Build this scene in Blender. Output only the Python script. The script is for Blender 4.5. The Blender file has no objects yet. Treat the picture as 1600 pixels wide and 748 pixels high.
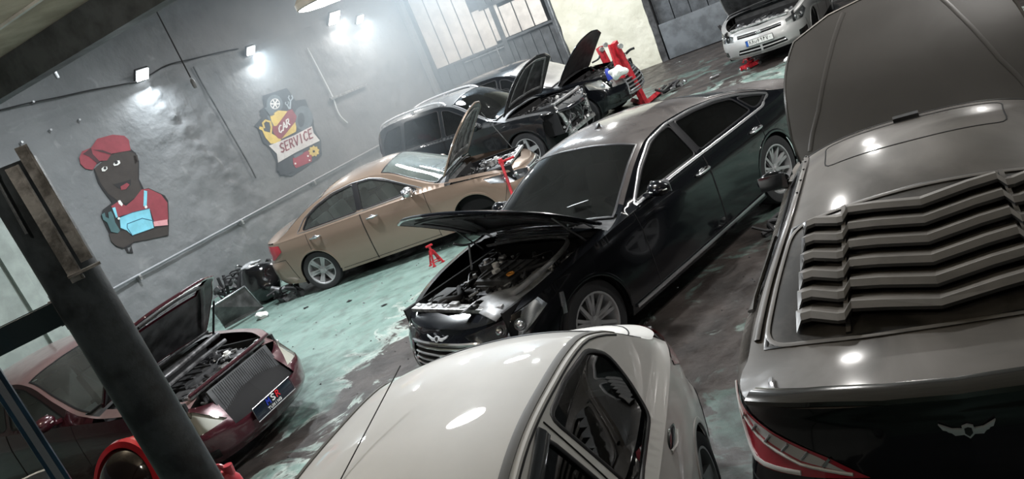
import bpy, bmesh, math, random
import numpy as np
from mathutils import Vector, Matrix
from mathutils.geometry import delaunay_2d_cdt
R = math.radians
rnd = random.Random(7)
SC = bpy.context.scene
COL = SC.collection

# ---------------------------------------------------------------- camera
FPX, PITCH, ROLL, CAMH, WALLH = 1248.6, 0.262512, 0.404344, 2.84, 0.577224
cd = bpy.data.cameras.new('camera'); cam = bpy.data.objects.new('camera', cd); COL.objects.link(cam)
cd.sensor_fit = 'HORIZONTAL'; cd.sensor_width = 36.0; cd.lens = FPX / 1600 * 36.0
cd.clip_start = 0.05; cd.clip_end = 200
_c, _s = math.cos(PITCH), math.sin(PITCH)
CF = np.array([0, _c, -_s]); CU = np.array([0, _s, _c]); CR = np.array([1.0, 0, 0])
_cr, _sr = math.cos(ROLL), math.sin(ROLL)
ix = CR * _cr - CU * _sr           # image right in world
iu = CR * _sr + CU * _cr           # image up in world
M = Matrix(((ix[0], iu[0], -CF[0], 0), (ix[1], iu[1], -CF[1], 0), (ix[2], iu[2], -CF[2], CAMH), (0, 0, 0, 1)))
cam.matrix_world = M
SC.camera = cam
CP = np.array([0, 0, CAMH])

# ---------------------------------------------------------------- world, light, exposure
SC.view_settings.view_transform = 'Standard'
SC.view_settings.look = 'None'
SC.view_settings.exposure = 0.42
SC.view_settings.gamma = 1.0
SC.view_settings.use_curve_mapping = False
wd = bpy.data.worlds.new('world'); SC.world = wd; wd.use_nodes = True
wd.node_tree.nodes['Background'].inputs[0].default_value = (0.80, 0.90, 1.0, 1)
wd.node_tree.nodes['Background'].inputs[1].default_value = 0.03

def area(name, loc, size, power, color=(1, 0.98, 0.95), target=None, spread=180):
    ld = bpy.data.lights.new(name, 'AREA'); ld.shape = 'DISK'; ld.size = size; ld.energy = power; ld.color = color
    ld.spread = R(spread)
    o = bpy.data.objects.new(name, ld); COL.objects.link(o); o.location = loc
    d = Vector(target) - Vector(loc) if target is not None else Vector((0, 0, -1))
    o.rotation_euler = d.to_track_quat('-Z', 'Y').to_euler()
    return o
# the hall's LED lamps: bright discs under the roof (fixtures built further down at the same places)
HALL_LAMPS = [(0.6, 4.9, 5.2), (4.4, 5.4, 5.2), (-1.8, 6.8, 5.3), (2.6, 8.4, 5.3), (-3.0, 11.5, 5.3), (1.4, 13.2, 5.3), (5.6, 12.2, 5.3), (7.5, 16.5, 5.3), (3.2, 18.3, 5.3), (7.0, 6.5, 5.3)]
HAZE = 0.13
HALL_POWER = [105, 165, 165, 105, 300, 150, 160, 190, 120, 120]
for i, (l, w) in enumerate(zip(HALL_LAMPS, HALL_POWER)):
    area('hall_light', (l[0], l[1], l[2] - 0.09), 0.22, w, (.92, .97, 1.0) if i in (2, 4, 5) else (1.0, 0.975, 0.94))

for l_, e_ in (((-3.5, 5.6, 4.15), 75), ((-2.0, 2.2, 4.10), 28), ((3.0, -.6, 4.10), 24)):    # unseen fill lights added to brighten the mezzanine ceiling
    pl_ = bpy.data.lights.new('mezzanine_fill', 'POINT'); pl_.energy = e_; pl_.shadow_soft_size = .06; pl_.color = (1.0, .93, .82)
    po_ = bpy.data.objects.new('mezzanine_fill', pl_); COL.objects.link(po_); po_.location = l_
# ---------------------------------------------------------------- calibration helpers (photo frame 1600 x 748 -> real planes)
def ray(px, py):
    dx, dy = px - 800, py - 374
    r = dx * _cr - dy * _sr; u = -dx * _sr - dy * _cr
    v = CF * FPX + CR * r + CU * u
    return v / np.linalg.norm(v)
WD = np.array([math.sin(WALLH), math.cos(WALLH), 0]); WN = np.array([math.cos(WALLH), -math.sin(WALLH), 0])
WDIST = -13.117
def on_z(px, py, z=0.0):
    v = ray(px, py); t = (z - CAMH) / v[2]; return CP + v * t
def on_wall(px, py, off=0.0):
    v = ray(px, py); t = (WDIST + off) / (v @ WN); return CP + v * t
BA = np.array([-0.18, 23.75, 0]); BB = np.array([7.02, 20.54, 0]); BDIR = (BB - BA) / np.linalg.norm(BB - BA); BN = np.array([BDIR[1], -BDIR[0], 0])
def on_back(px, py, off=0.0):
    v = ray(px, py); t = ((BA - CP) @ BN + off) / (v @ BN); return CP + v * t
def at_range(px, py, d):
    return CP + ray(px, py) * d

# ---------------------------------------------------------------- materials
MATS = {}
def nt(m):
    m.use_nodes = True; n = m.node_tree; return n, n.nodes, n.links, n.nodes['Principled BSDF']
def mat(name, color, rough=0.5, metal=0.0, coat=0.0, noise=0.0, nscale=6.0, color2=None, bump=0.0, bscale=40.0, emit=None, spec=0.5, lo=0.4, hi=0.6, detail=6, coat_rough=0.03):
    if name in MATS: return MATS[name]
    m = bpy.data.materials.new(name); n, N, L, b = nt(m)
    b.inputs['Base Color'].default_value = (*color, 1); b.inputs['Roughness'].default_value = rough
    b.inputs['Metallic'].default_value = metal; b.inputs['Coat Weight'].default_value = coat
    b.inputs['Coat Roughness'].default_value = coat_rough
    b.inputs['Specular IOR Level'].default_value = spec
    tc = N.new('ShaderNodeTexCoord')
    if color2 is not None or noise > 0:
        tx = N.new('ShaderNodeTexNoise'); tx.inputs['Scale'].default_value = nscale; tx.inputs['Detail'].default_value = detail; tx.inputs['Roughness'].default_value = 0.6
        L.new(tc.outputs['Object'], tx.inputs['Vector'])
        rp = N.new('ShaderNodeValToRGB'); rp.color_ramp.elements[0].position = lo; rp.color_ramp.elements[1].position = hi
        c2 = color2 if color2 is not None else tuple(min(1, c * (1 + noise)) for c in color)
        c1 = color if color2 is not None else tuple(c * (1 - noise) for c in color)
        rp.color_ramp.elements[0].color = (*c1, 1); rp.color_ramp.elements[1].color = (*c2, 1)
        L.new(tx.outputs['Fac'], rp.inputs['Fac']); L.new(rp.outputs['Color'], b.inputs['Base Color'])
    if bump > 0:
        tb = N.new('ShaderNodeTexNoise'); tb.inputs['Scale'].default_value = bscale; tb.inputs['Detail'].default_value = 8
        L.new(tc.outputs['Object'], tb.inputs['Vector'])
        bp = N.new('ShaderNodeBump'); bp.inputs['Strength'].default_value = bump; bp.inputs['Distance'].default_value = 0.02
        L.new(tb.outputs['Fac'], bp.inputs['Height']); L.new(bp.outputs['Normal'], b.inputs['Normal'])
    if emit:
        b.inputs['Emission Color'].default_value = (*emit[0], 1); b.inputs['Emission Strength'].default_value = emit[1]
    MATS[name] = m; return m
def dusty(name, paint, dust, amount=0.6, rough=0.15, scale=3.0, metal=0.0, thin=0.72):
    """car paint with a film of dust that lies on what faces up, wiped in places"""
    if name in MATS: return MATS[name]
    m = bpy.data.materials.new(name); n, N, L, b = nt(m)
    b.inputs['Base Color'].default_value = (*paint, 1); b.inputs['Roughness'].default_value = rough; b.inputs['Metallic'].default_value = metal
    b.inputs['Coat Weight'].default_value = 1.0; b.inputs['Coat Roughness'].default_value = 0.05
    d = N.new('ShaderNodeBsdfPrincipled'); d.inputs['Base Color'].default_value = (*dust, 1); d.inputs['Roughness'].default_value = 0.5
    d.inputs['Specular IOR Level'].default_value = 0.5
    tc = N.new('ShaderNodeTexCoord'); g = N.new('ShaderNodeNewGeometry'); sx = N.new('ShaderNodeSeparateXYZ')
    L.new(g.outputs['Normal'], sx.inputs[0])
    mr = N.new('ShaderNodeMapRange'); mr.inputs[1].default_value = 0.42; mr.inputs[2].default_value = 0.93; mr.inputs[4].default_value = amount
    L.new(sx.outputs['Z'], mr.inputs[0])
    t = N.new('ShaderNodeTexNoise'); t.inputs['Scale'].default_value = scale; t.inputs['Detail'].default_value = 7; t.inputs['Distortion'].default_value = 1.2
    L.new(tc.outputs['Object'], t.inputs['Vector'])
    m2 = N.new('ShaderNodeMapRange'); m2.inputs[1].default_value = 0.3; m2.inputs[2].default_value = 0.6; m2.inputs[3].default_value = thin; m2.inputs[4].default_value = 1.0
    L.new(t.outputs['Fac'], m2.inputs[0])
    mu = N.new('ShaderNodeMath'); mu.operation = 'MULTIPLY'; L.new(mr.outputs[0], mu.inputs[0]); L.new(m2.outputs[0], mu.inputs[1])
    mx = N.new('ShaderNodeMixShader'); L.new(mu.outputs[0], mx.inputs[0]); L.new(b.outputs[0], mx.inputs[1]); L.new(d.outputs[0], mx.inputs[2])
    L.new(mx.outputs[0], n.nodes['Material Output'].inputs['Surface'])
    MATS[name] = m; return m
def glass(name, tint, refl=1.0, rough=0.02, film=0.0, fcol=(.5, .52, .5)):
    if name in MATS: return MATS[name]
    m = bpy.data.materials.new(name); n, N, L, b = nt(m)
    tr = N.new('ShaderNodeBsdfTransparent'); tr.inputs[0].default_value = (*tint, 1)
    gl = N.new('ShaderNodeBsdfGlossy'); gl.inputs['Roughness'].default_value = rough; gl.inputs[0].default_value = (refl, refl, refl, 1)
    fr = N.new('ShaderNodeFresnel'); fr.inputs[0].default_value = 1.55
    mx = N.new('ShaderNodeMixShader'); L.new(fr.outputs[0], mx.inputs[0]); L.new(tr.outputs[0], mx.inputs[1]); L.new(gl.outputs[0], mx.inputs[2])
    res = mx.outputs[0]
    if film > 0:                       # pale film painted in for the bright haze the glass reflects
        df = N.new('ShaderNodeBsdfDiffuse'); df.inputs[0].default_value = (*fcol, 1)
        tc = N.new('ShaderNodeTexCoord'); t = N.new('ShaderNodeTexNoise'); t.inputs['Scale'].default_value = 2.5; t.inputs['Detail'].default_value = 6; L.new(tc.outputs['Object'], t.inputs['Vector'])
        mr = N.new('ShaderNodeMapRange'); mr.inputs[1].default_value = .3; mr.inputs[2].default_value = .7; mr.inputs[3].default_value = film * .6; mr.inputs[4].default_value = film * 1.3; L.new(t.outputs['Fac'], mr.inputs[0])
        m3 = N.new('ShaderNodeMixShader'); L.new(mr.outputs[0], m3.inputs[0]); L.new(res, m3.inputs[1]); L.new(df.outputs[0], m3.inputs[2]); res = m3.outputs[0]
    L.new(res, n.nodes['Material Output'].inputs['Surface'])
    MATS[name] = m; return m
K = {}
K['rubber'] = mat('rubber', (0.018, 0.018, 0.02), 0.75)
K['tyre'] = mat('tyre', (0.022, 0.022, 0.024), 0.8, bump=0.2, bscale=60)
K['blacktrim'] = mat('black_trim', (0.015, 0.015, 0.017), 0.35)
K['blackplastic'] = mat('black_plastic', (0.045, 0.046, 0.048), 0.5, noise=0.5)
K['greyplastic'] = mat('grey_plastic', (0.19, 0.195, 0.20), 0.42, noise=0.35)
K['darkmetal'] = mat('dark_metal', (0.13, 0.13, 0.135), 0.4, 0.6, noise=0.5, nscale=12)
K['steel'] = mat('steel', (0.45, 0.46, 0.47), 0.3, 0.9, noise=0.3, nscale=15)
K['alu'] = mat('cast_aluminium', (0.5, 0.5, 0.5), 0.38, 0.8, noise=0.35, nscale=20)
K['chrome'] = mat('chrome', (0.72, 0.73, 0.75), 0.14, 0.85)
K['badge'] = mat('badge_metal', (0.62, 0.64, 0.66), 0.3, 0.4)
K['rim'] = mat('rim_silver', (0.42, 0.42, 0.43), 0.35, 0.35)
K['satin'] = mat('satin_chrome', (0.62, 0.63, 0.65), 0.25, 0.9)
K['white'] = mat('white_plastic', (0.7, 0.7, 0.68), 0.4)
K['orange'] = mat('orange_plastic', (0.7, 0.3, 0.05), 0.4)
K['redpaint'] = mat('red_paint', (0.42, 0.02, 0.03), 0.4, noise=0.35, nscale=10)
K['redlens'] = mat('red_lens', (0.36, 0.02, 0.035), 0.25, coat=1.0)
K['void'] = mat('dark_cavity', (0.008, 0.008, 0.009), 0.9)
K['fabric'] = mat('seat_fabric', (0.10, 0.10, 0.10), 0.85, bump=0.2)
K['greyfabric'] = mat('grey_seat_fabric', (0.33, 0.34, 0.33), 0.85, bump=0.2)
K['tintglass'] = glass('tinted_glass', (0.035, 0.04, 0.045), film=.010)
K['darkglass'] = glass('dark_glass', (0.30, 0.33, 0.32), film=.07)
K['clearglass'] = glass('clear_glass', (0.62, 0.70, 0.66), film=.22, fcol=(.42, .48, .45))
K['lens'] = glass('lens_glass', (0.85, 0.87, 0.88))

# ---------------------------------------------------------------- object helpers
def put(o, parent=None, label=None, cat=None, group=None, kind=None):
    COL.objects.link(o)
    if parent is not None: o.parent = parent
    if label: o['label'] = label
    if cat: o['category'] = cat
    if group: o['group'] = group
    if kind: o['kind'] = kind
    return o
def thing(name, label, cat, loc=(0, 0, 0), rz=0.0, group=None):
    o = bpy.data.objects.new(name, None); o.location = Vector([float(a) for a in loc]); o.rotation_euler = (0, 0, rz); o.empty_display_size = 0.2
    return put(o, None, label, cat, group)
def obj(name, bm, m, parent=None, smooth=True, **kw):
    bm.normal_update()
    me = bpy.data.meshes.new(name); bm.to_mesh(me); bm.free()
    ms = m if isinstance(m, (list, tuple)) else [m]
    for a in ms: me.materials.append(a)
    if smooth:
        me.polygons.foreach_set('use_smooth', [True] * len(me.polygons))
        try: me.set_sharp_from_angle(angle=R(38))
        except Exception: pass
    me.update()
    return put(bpy.data.objects.new(name, me), parent, **kw)
def B(): return bmesh.new()
def box(bm, c, s, rot=None, bev=0.0, mi=0):
    r = bmesh.ops.create_cube(bm, size=1.0); vs = r['verts']
    m = Matrix.LocRotScale(Vector([float(a) for a in c]), rot if rot is not None else Matrix.Identity(3), Vector([float(a) for a in s]))
    fs = set()
    for v in vs:
        v.co = m @ v.co
        for f in v.link_faces: fs.add(f)
    for f in fs: f.material_index = mi
    if bev > 0:
        es = set(e for f in fs for e in f.edges)
        r = bmesh.ops.bevel(bm, geom=list(es), offset=bev, segments=2, profile=0.7, affect='EDGES', clamp_overlap=True)
        for f in r['faces']: f.material_index = mi
    return bm
def rotz(a): return Matrix.Rotation(a, 3, 'Z')
def frame_from(d):
    d = Vector(d).normalized(); u = Vector((0, 0, 1)) if abs(d.z) < 0.95 else Vector((1, 0, 0))
    a = d.cross(u).normalized(); b = a.cross(d).normalized()
    return d, a, b
def cyl(bm, p0, p1, r0, r1=None, n=14, mi=0, cap=True):
    r1 = r0 if r1 is None else r1
    p0 = Vector([float(a) for a in p0]); p1 = Vector([float(a) for a in p1]); d, a, b = frame_from(p1 - p0)
    A = []; Bv = []
    for i in range(n):
        t = 2 * math.pi * i / n; w = a * math.cos(t) + b * math.sin(t)
        A.append(bm.verts.new(p0 + w * r0)); Bv.append(bm.verts.new(p1 + w * r1))
    for i in range(n):
        f = bm.faces.new((A[i], A[(i + 1) % n], Bv[(i + 1) % n], Bv[i])); f.material_index = mi
    if cap:
        bm.faces.new(A[::-1]).material_index = mi; bm.faces.new(Bv).material_index = mi
    return bm
def smooth_path(pts, k=5):
    pts = [Vector([float(a) for a in p]) for p in pts]
    if len(pts) < 3: return pts
    out = []
    P = [pts[0] * 2 - pts[1]] + pts + [pts[-1] * 2 - pts[-2]]
    for i in range(1, len(P) - 2):
        for j in range(k):
            t = j / k
            out.append(0.5 * ((2 * P[i]) + (P[i + 1] - P[i - 1]) * t + (2 * P[i - 1] - 5 * P[i] + 4 * P[i + 1] - P[i + 2]) * t * t + (3 * P[i] - P[i - 1] - 3 * P[i + 1] + P[i + 2]) * t ** 3))
    out.append(pts[-1]); return out
def tube(bm, pts, r, n=8, mi=0, sm=True, flat=1.0, up=None, closed=False):
    """sweep along pts; flat scales the second axis; up fixes the first axis plane"""
    P = smooth_path(pts) if sm else [Vector([float(a) for a in p]) for p in pts]
    rings = []; prev = None
    L = len(P)
    for i, p in enumerate(P):
        if closed: t = P[(i + 1) % L] - P[(i - 1) % L]
        else: t = P[min(i + 1, L - 1)] - P[max(i - 1, 0)]
        if t.length < 1e-9: t = Vector((1, 0, 0))
        t.normalize()
        if up is not None:
            u = Vector(up[i]) if not isinstance(up, Vector) else up
            a = u.cross(t)
            if a.length < 1e-6: a = t.orthogonal()
            a.normalize(); b = t.cross(a).normalized()
        else:
            if prev is None: a = t.orthogonal().normalized()
            else:
                a = prev - t * prev.dot(t)
                a = a.normalized() if a.length > 1e-6 else t.orthogonal().normalized()
            b = t.cross(a).normalized(); prev = a
        rr = r[i * len(r) // L] if isinstance(r, (list, tuple)) else r
        rings.append([bm.verts.new(p + a * (math.cos(2 * math.pi * k / n + math.pi / n) * rr) + b * (math.sin(2 * math.pi * k / n + math.pi / n) * rr * flat)) for k in range(n)])
    for i in range(L if closed else L - 1):
        A = rings[i]; C = rings[(i + 1) % L]
        for k in range(n):
            bm.faces.new((A[k], A[(k + 1) % n], C[(k + 1) % n], C[k])).material_index = mi
    if not closed:
        bm.faces.new(rings[0][::-1]).material_index = mi; bm.faces.new(rings[-1]).material_index = mi
    return bm
def lathe(bm, prof, axis_o=(0, 0, 0), axis='Y', n=32, mi=0):
    """prof: list of (radius, along)"""
    o = Vector(axis_o); rings = []
    for r, h in prof:
        ring = []
        for k in range(n):
            t = 2 * math.pi * k / n
            if axis == 'Y': v = Vector((r * math.cos(t), h, r * math.sin(t)))
            elif axis == 'Z': v = Vector((r * math.cos(t), r * math.sin(t), h))
            else: v = Vector((h, r * math.cos(t), r * math.sin(t)))
            ring.append(bm.verts.new(o + v))
        rings.append(ring)
    for a, c in zip(rings, rings[1:]):
        for k in range(n): bm.faces.new((a[k], a[(k + 1) % n], c[(k + 1) % n], c[k])).material_index = mi
    return bm
def prism(bm, pts2, fn, t0, t1, mi=0):
    """extruded outline: fn(x, y, h) -> 3D"""
    A = [bm.verts.new(Vector([float(a) for a in fn(x, y, t0)])) for x, y in pts2]; C = [bm.verts.new(Vector([float(a) for a in fn(x, y, t1)])) for x, y in pts2]
    n = len(A)
    f = bm.faces.new(C); g = bm.faces.new(A[::-1]); f.material_index = g.material_index = mi
    for i in range(n): bm.faces.new((A[i], A[(i + 1) % n], C[(i + 1) % n], C[i])).material_index = mi
    bmesh.ops.recalc_face_normals(bm, faces=bm.faces)
    return bm
# ================================================================ cars
def pchip(xs, ys):
    xs = np.asarray(xs, float); ys = np.asarray(ys, float); h = np.diff(xs); d = np.diff(ys) / h
    m = np.zeros_like(xs)
    for i in range(1, len(xs) - 1):
        if d[i - 1] * d[i] > 0:
            w1 = 2 * h[i] + h[i - 1]; w2 = h[i] + 2 * h[i - 1]; m[i] = (w1 + w2) / (w1 / d[i - 1] + w2 / d[i])
    m[0] = d[0]; m[-1] = d[-1]
    def f(x):
        x = np.clip(np.asarray(x, float), xs[0], xs[-1]); i = np.clip(np.searchsorted(xs, x, side='right') - 1, 0, len(xs) - 2)
        t = (x - xs[i]) / h[i]
        return ((2 * t**3 - 3 * t**2 + 1) * ys[i] + (t**3 - 2 * t**2 + t) * h[i] * m[i] + (-2 * t**3 + 3 * t**2) * ys[i + 1] + (t**3 - t**2) * h[i] * m[i + 1])
    return f
def cat_path(P, n):
    P = np.asarray(P, float); E = np.vstack([2 * P[0] - P[1], P, 2 * P[-1] - P[-2]]); out = []
    for i in range(1, len(E) - 2):
        for j in range(n):
            t = j / n
            out.append(0.5 * (2 * E[i] + (E[i + 1] - E[i - 1]) * t + (2 * E[i - 1] - 5 * E[i] + 4 * E[i + 1] - E[i + 2]) * t * t + (3 * E[i] - E[i - 1] - 3 * E[i + 1] + E[i + 2]) * t**3))
    out.append(P[-1]); return np.array(out)
def inside(poly, pts):
    poly = np.asarray(poly, float); x, y = pts[:, 0], pts[:, 1]; c = np.zeros(len(pts), bool); j = len(poly) - 1
    for i in range(len(poly)):
        xi, yi = poly[i]; xj, yj = poly[j]
        m = ((yi > y) != (yj > y)) & (x < (xj - xi) * (y - yi) / ((yj - yi) if yj != yi else 1e-12) + xi)
        c ^= m; j = i
    return c
def densify(poly, step):
    out = []; n = len(poly)
    for i in range(n):
        a = np.array(poly[i], float); b = np.array(poly[(i + 1) % n], float); k = max(1, int(np.ceil(np.linalg.norm(b - a) / step)))
        for j in range(k): out.append(a + (b - a) * j / k)
    return out
def rounded(poly, r=0.05, k=3):
    """round a polygon's corners"""
    out = []; n = len(poly)
    for i in range(n):
        p = np.array(poly[i], float); a = np.array(poly[i - 1], float); b = np.array(poly[(i + 1) % n], float)
        la, lb = np.linalg.norm(a - p), np.linalg.norm(b - p); q = min(r, la * .45, lb * .45)
        A = p + (a - p) / la * q; Bq = p + (b - p) / lb * q
        for j in range(k + 1):
            t = j / k; out.append((1 - t)**2 * A + 2 * t * (1 - t) * p + t * t * Bq)
    return [tuple(o) for o in out]

class Car:
    def __init__(s, spec, root):
        s.sp = spec; s.root = root
        ring = cat_path(spec['ring'], 10)
        d = np.r_[0, np.cumsum(np.linalg.norm(np.diff(ring[:, :2], axis=0), axis=1))]
        s.S = d[-1]; s.sx = d; s.rx = ring[:, 0]; s.ry = np.maximum(ring[:, 1], 0); s.rz = ring[:, 2]
        T = np.gradient(ring[:, :2], d, axis=0); T /= np.linalg.norm(T, axis=1)[:, None]; T[0] = (0, 1); T[-1] = (0, -1); s.tx, s.ty = T[:, 0], T[:, 1]
        s.rxm = np.maximum.accumulate(ring[:, 0])
        s.zc = pchip(*zip(*spec['zc'])); s.zt = pchip(*zip(*spec['zt'])); s.z0f = pchip(*zip(*spec.get('z0', [(-2, .22), (5, .2)])))
        s.tum = spec.get('tumble', .38); s.inset = spec.get('inset', .035); s.crownp = spec.get('crownp', 2.6)
        s.offs = pchip(*zip(*spec.get('off_side', [(0, .008), (.12, .018), (.40, .030), (.75, .030), (.93, .012), (1, 0)])))
        s.offf = pchip(*zip(*spec.get('off_front', [(0, .03), (.15, .10), (.45, .12), (.65, .10), (.9, .035), (1, 0)])))
        s.offr = pchip(*zip(*spec.get('off_rear', [(0, .02), (.15, .09), (.45, .10), (.6, .05), (.9, .02), (1, 0)])))
    def ring_at(s, u):
        return np.interp(u, s.sx, s.rx), np.interp(u, s.sx, s.ry), np.interp(u, s.sx, s.rz), np.interp(u, s.sx, s.tx), np.interp(u, s.sx, s.ty)
    def s_of_x(s, x): return np.interp(x, s.rxm, s.sx)
    def ysx(s, x): return np.interp(x, s.rxm, s.ry)
    def zsx(s, x): return np.interp(x, s.rxm, s.rz)
    # lower band: (u = length along ring, z)
    def band(s, u, z, side=1):
        x, y, zs, tx, ty = s.ring_at(u); z0 = s.z0f(x)
        t = np.clip((z - z0) / (zs - z0), -.1, 1)
        e = np.clip((np.abs(ty) - .12) / .6, 0, 1); e = e * e * (3 - 2 * e); fr = (u > s.S / 2)
        o = s.offs(t) * (1 - e) + np.where(fr, s.offf(t), s.offr(t)) * e
        px = x - ty * o; py = y + tx * o
        # outward normal of a path running rear->front on the left side is (-ty, tx)
        return np.stack([px, np.maximum(py, 0) * side, z + 0 * px], -1)
    # greenhouse side: (x, z)
    def yside(s, x, z):
        dz = z - s.zsx(x); return s.ysx(x) - s.inset * np.clip(dz / .04, 0, 1) - s.tum * dz - .10 * np.maximum(dz, 0)**2
    def gside(s, x, z, side=1): return np.stack([x, s.yside(x, z) * side, z], -1)
    def W(s, x):
        zt = np.maximum(s.zt(x), s.zsx(x)); return np.maximum(s.yside(x, zt), .0), zt
    def top(s, u, v):
        x, y, zs, tx, ty = s.ring_at(u); zt = np.maximum(s.zt(x), zs)
        dz = zt - zs; w = np.maximum(y - s.inset * np.clip(dz / .04, 0, 1) - s.tum * dz - .10 * dz**2, 0)
        zc = np.maximum(s.zc(x), zt + .002)
        z = zt + (zc - zt) * (1 - np.abs(v)**s.crownp)
        return np.stack([x, w * v, z], -1)
    def tops(s, x, v): return s.top(s.s_of_x(np.asarray(x, float)), np.asarray(v, float))
    def normal(s, fn, a, b, out):
        e = 2e-3; A = (fn(a + e, b) - fn(a - e, b)); Bq = (fn(a, b + e) - fn(a, b - e)); n = np.cross(A, Bq)
        l = np.linalg.norm(n, axis=-1, keepdims=True); n = n / np.maximum(l, 1e-12)
        sg = np.sign((n * out(fn(a, b))).sum(-1, keepdims=True)); sg[sg == 0] = 1
        return n * sg
def out_side(side): return lambda P: np.stack([np.sign(P[..., 0] - 1.3) * np.clip(np.abs(P[..., 0] - 1.3) - 1.6, 0, 9) * 1.2, P[..., 1] + side * .15, 0 * P[..., 0]], -1)
def out_up(P): return np.stack([0 * P[..., 0], 0 * P[..., 0], 1 + 0 * P[..., 0]], -1)
def trim(outer, step, loops, wrap=None):
    """Delaunay with constraint loops; returns {name: (verts2d, faces)}"""
    O = np.array(outer, float); lo, hi = O.min(0), O.max(0)
    pts = []; edges = []
    def add(poly, st):
        d = densify(poly, st); b = len(pts); pts.extend(d); edges.extend((b + i, b + (i + 1) % len(d)) for i in range(len(d)))
    add(outer, step)
    for nm, poly in loops: add(poly, step * .6)
    gx = np.arange(lo[0] + step * .5, hi[0], step); gy = np.arange(lo[1] + step * .5, hi[1], step)
    G = np.array([(a + (step * .5 if j % 2 else 0), b) for j, b in enumerate(gy) for a in gx]); G = G[inside(O, G)]
    allp = [Vector((float(a), float(b))) for a, b in list(pts) + list(G)]
    V, Ed, Fc, *_ = delaunay_2d_cdt(allp, edges, [], 0, 1e-5)
    V = np.array([(v.x, v.y) for v in V]); T = np.array([f for f in Fc if len(f) == 3])
    c = V[T].mean(1); ok = inside(O, c); lab = np.full(len(T), -1)
    for i, (nm, poly) in enumerate(loops):
        m = inside(poly, c) & (lab < 0); lab[m] = i
    out = {}
    for i in range(-1, len(loops)):
        t = T[ok & (lab == i)]
        if len(t) == 0: continue
        nm = 'body' if i < 0 else loops[i][0]
        if nm in out: out[nm][1].append(t)
        else: out[nm] = (V, [t])
    return {k: (V, np.concatenate(t)) for k, (V, t) in out.items()}
def surf(name, car, fn, out, vt, m, off=0.0, parent=None, extra=None, thick=0, origin=None, **kw):
    """mesh object from one or several (fn, out, V, T) patches"""
    patches = [(fn, out, vt)] + (extra or [])
    VV = []; NN = []; TT = []; base = 0
    for f, o, (V, T) in patches:
        used = np.unique(T); rm = np.full(len(V), -1); rm[used] = np.arange(len(used)); v = V[used]
        P = f(v[:, 0], v[:, 1]); n = car.normal(f, v[:, 0], v[:, 1], o); P = P + n * off
        t = rm[T]; a, b, c = P[t[:, 0]], P[t[:, 1]], P[t[:, 2]]; fn_ = np.cross(b - a, c - a)
        good = np.linalg.norm(fn_, axis=1) > 1e-9; flip = (fn_ * n[t[:, 0]]).sum(-1) < 0; t[flip] = t[flip][:, ::-1]; t = t[good]
        VV.append(P); NN.append(n); TT.append(t + base); base += len(P)
    VV = np.concatenate(VV); NN = np.concatenate(NN); TT = np.concatenate(TT)
    if origin is not None: VV = VV - np.array(origin)
    me = bpy.data.meshes.new(name); me.from_pydata(VV.tolist(), [], TT.tolist())
    for a in (m if isinstance(m, (list, tuple)) else [m]): me.materials.append(a)
    me.polygons.foreach_set('use_smooth', [True] * len(me.polygons))
    me.update()
    try: me.normals_split_custom_set_from_vertices(NN.tolist())
    except Exception as e: print('normals', e)
    o = bpy.data.objects.new(name, me)
    if origin is not None: o.location = origin
    put(o, parent if parent is not None else car.root, **kw)
    if thick:
        md = o.modifiers.new('thickness', 'SOLIDIFY'); md.thickness = thick; md.offset = -1
        if isinstance(m, (list, tuple)) and len(m) > 1: md.material_offset = 1; md.material_offset_rim = 1
    return o
def line_on(car, fn, out, pts, off=0.0, close=False, step=.05):
    d = densify(pts, step) if close else sum([[np.array(a, float) + (np.array(b, float) - np.array(a, float)) * j / max(1, int(np.linalg.norm(np.array(b) - np.array(a)) / step)) for j in range(max(1, int(np.linalg.norm(np.array(b) - np.array(a)) / step)))] for a, b in zip(pts, pts[1:])], []) + [np.array(pts[-1], float)]
    d = np.array(d); n = car.normal(fn, d[:, 0], d[:, 1], out); return fn(d[:, 0], d[:, 1]) + n * off, n
def strip(bm, car, fn, out, pts, w, h=None, off=0.0, close=False, mi=0, step=.05):
    P, n = line_on(car, fn, out, pts, off, close, step)
    tube(bm, [Vector(p) for p in P], w / 2 * 1.2, n=6, mi=mi, sm=False, flat=(h if h else w) / w, up=[Vector(a) for a in n], closed=close)
    return bm

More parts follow.
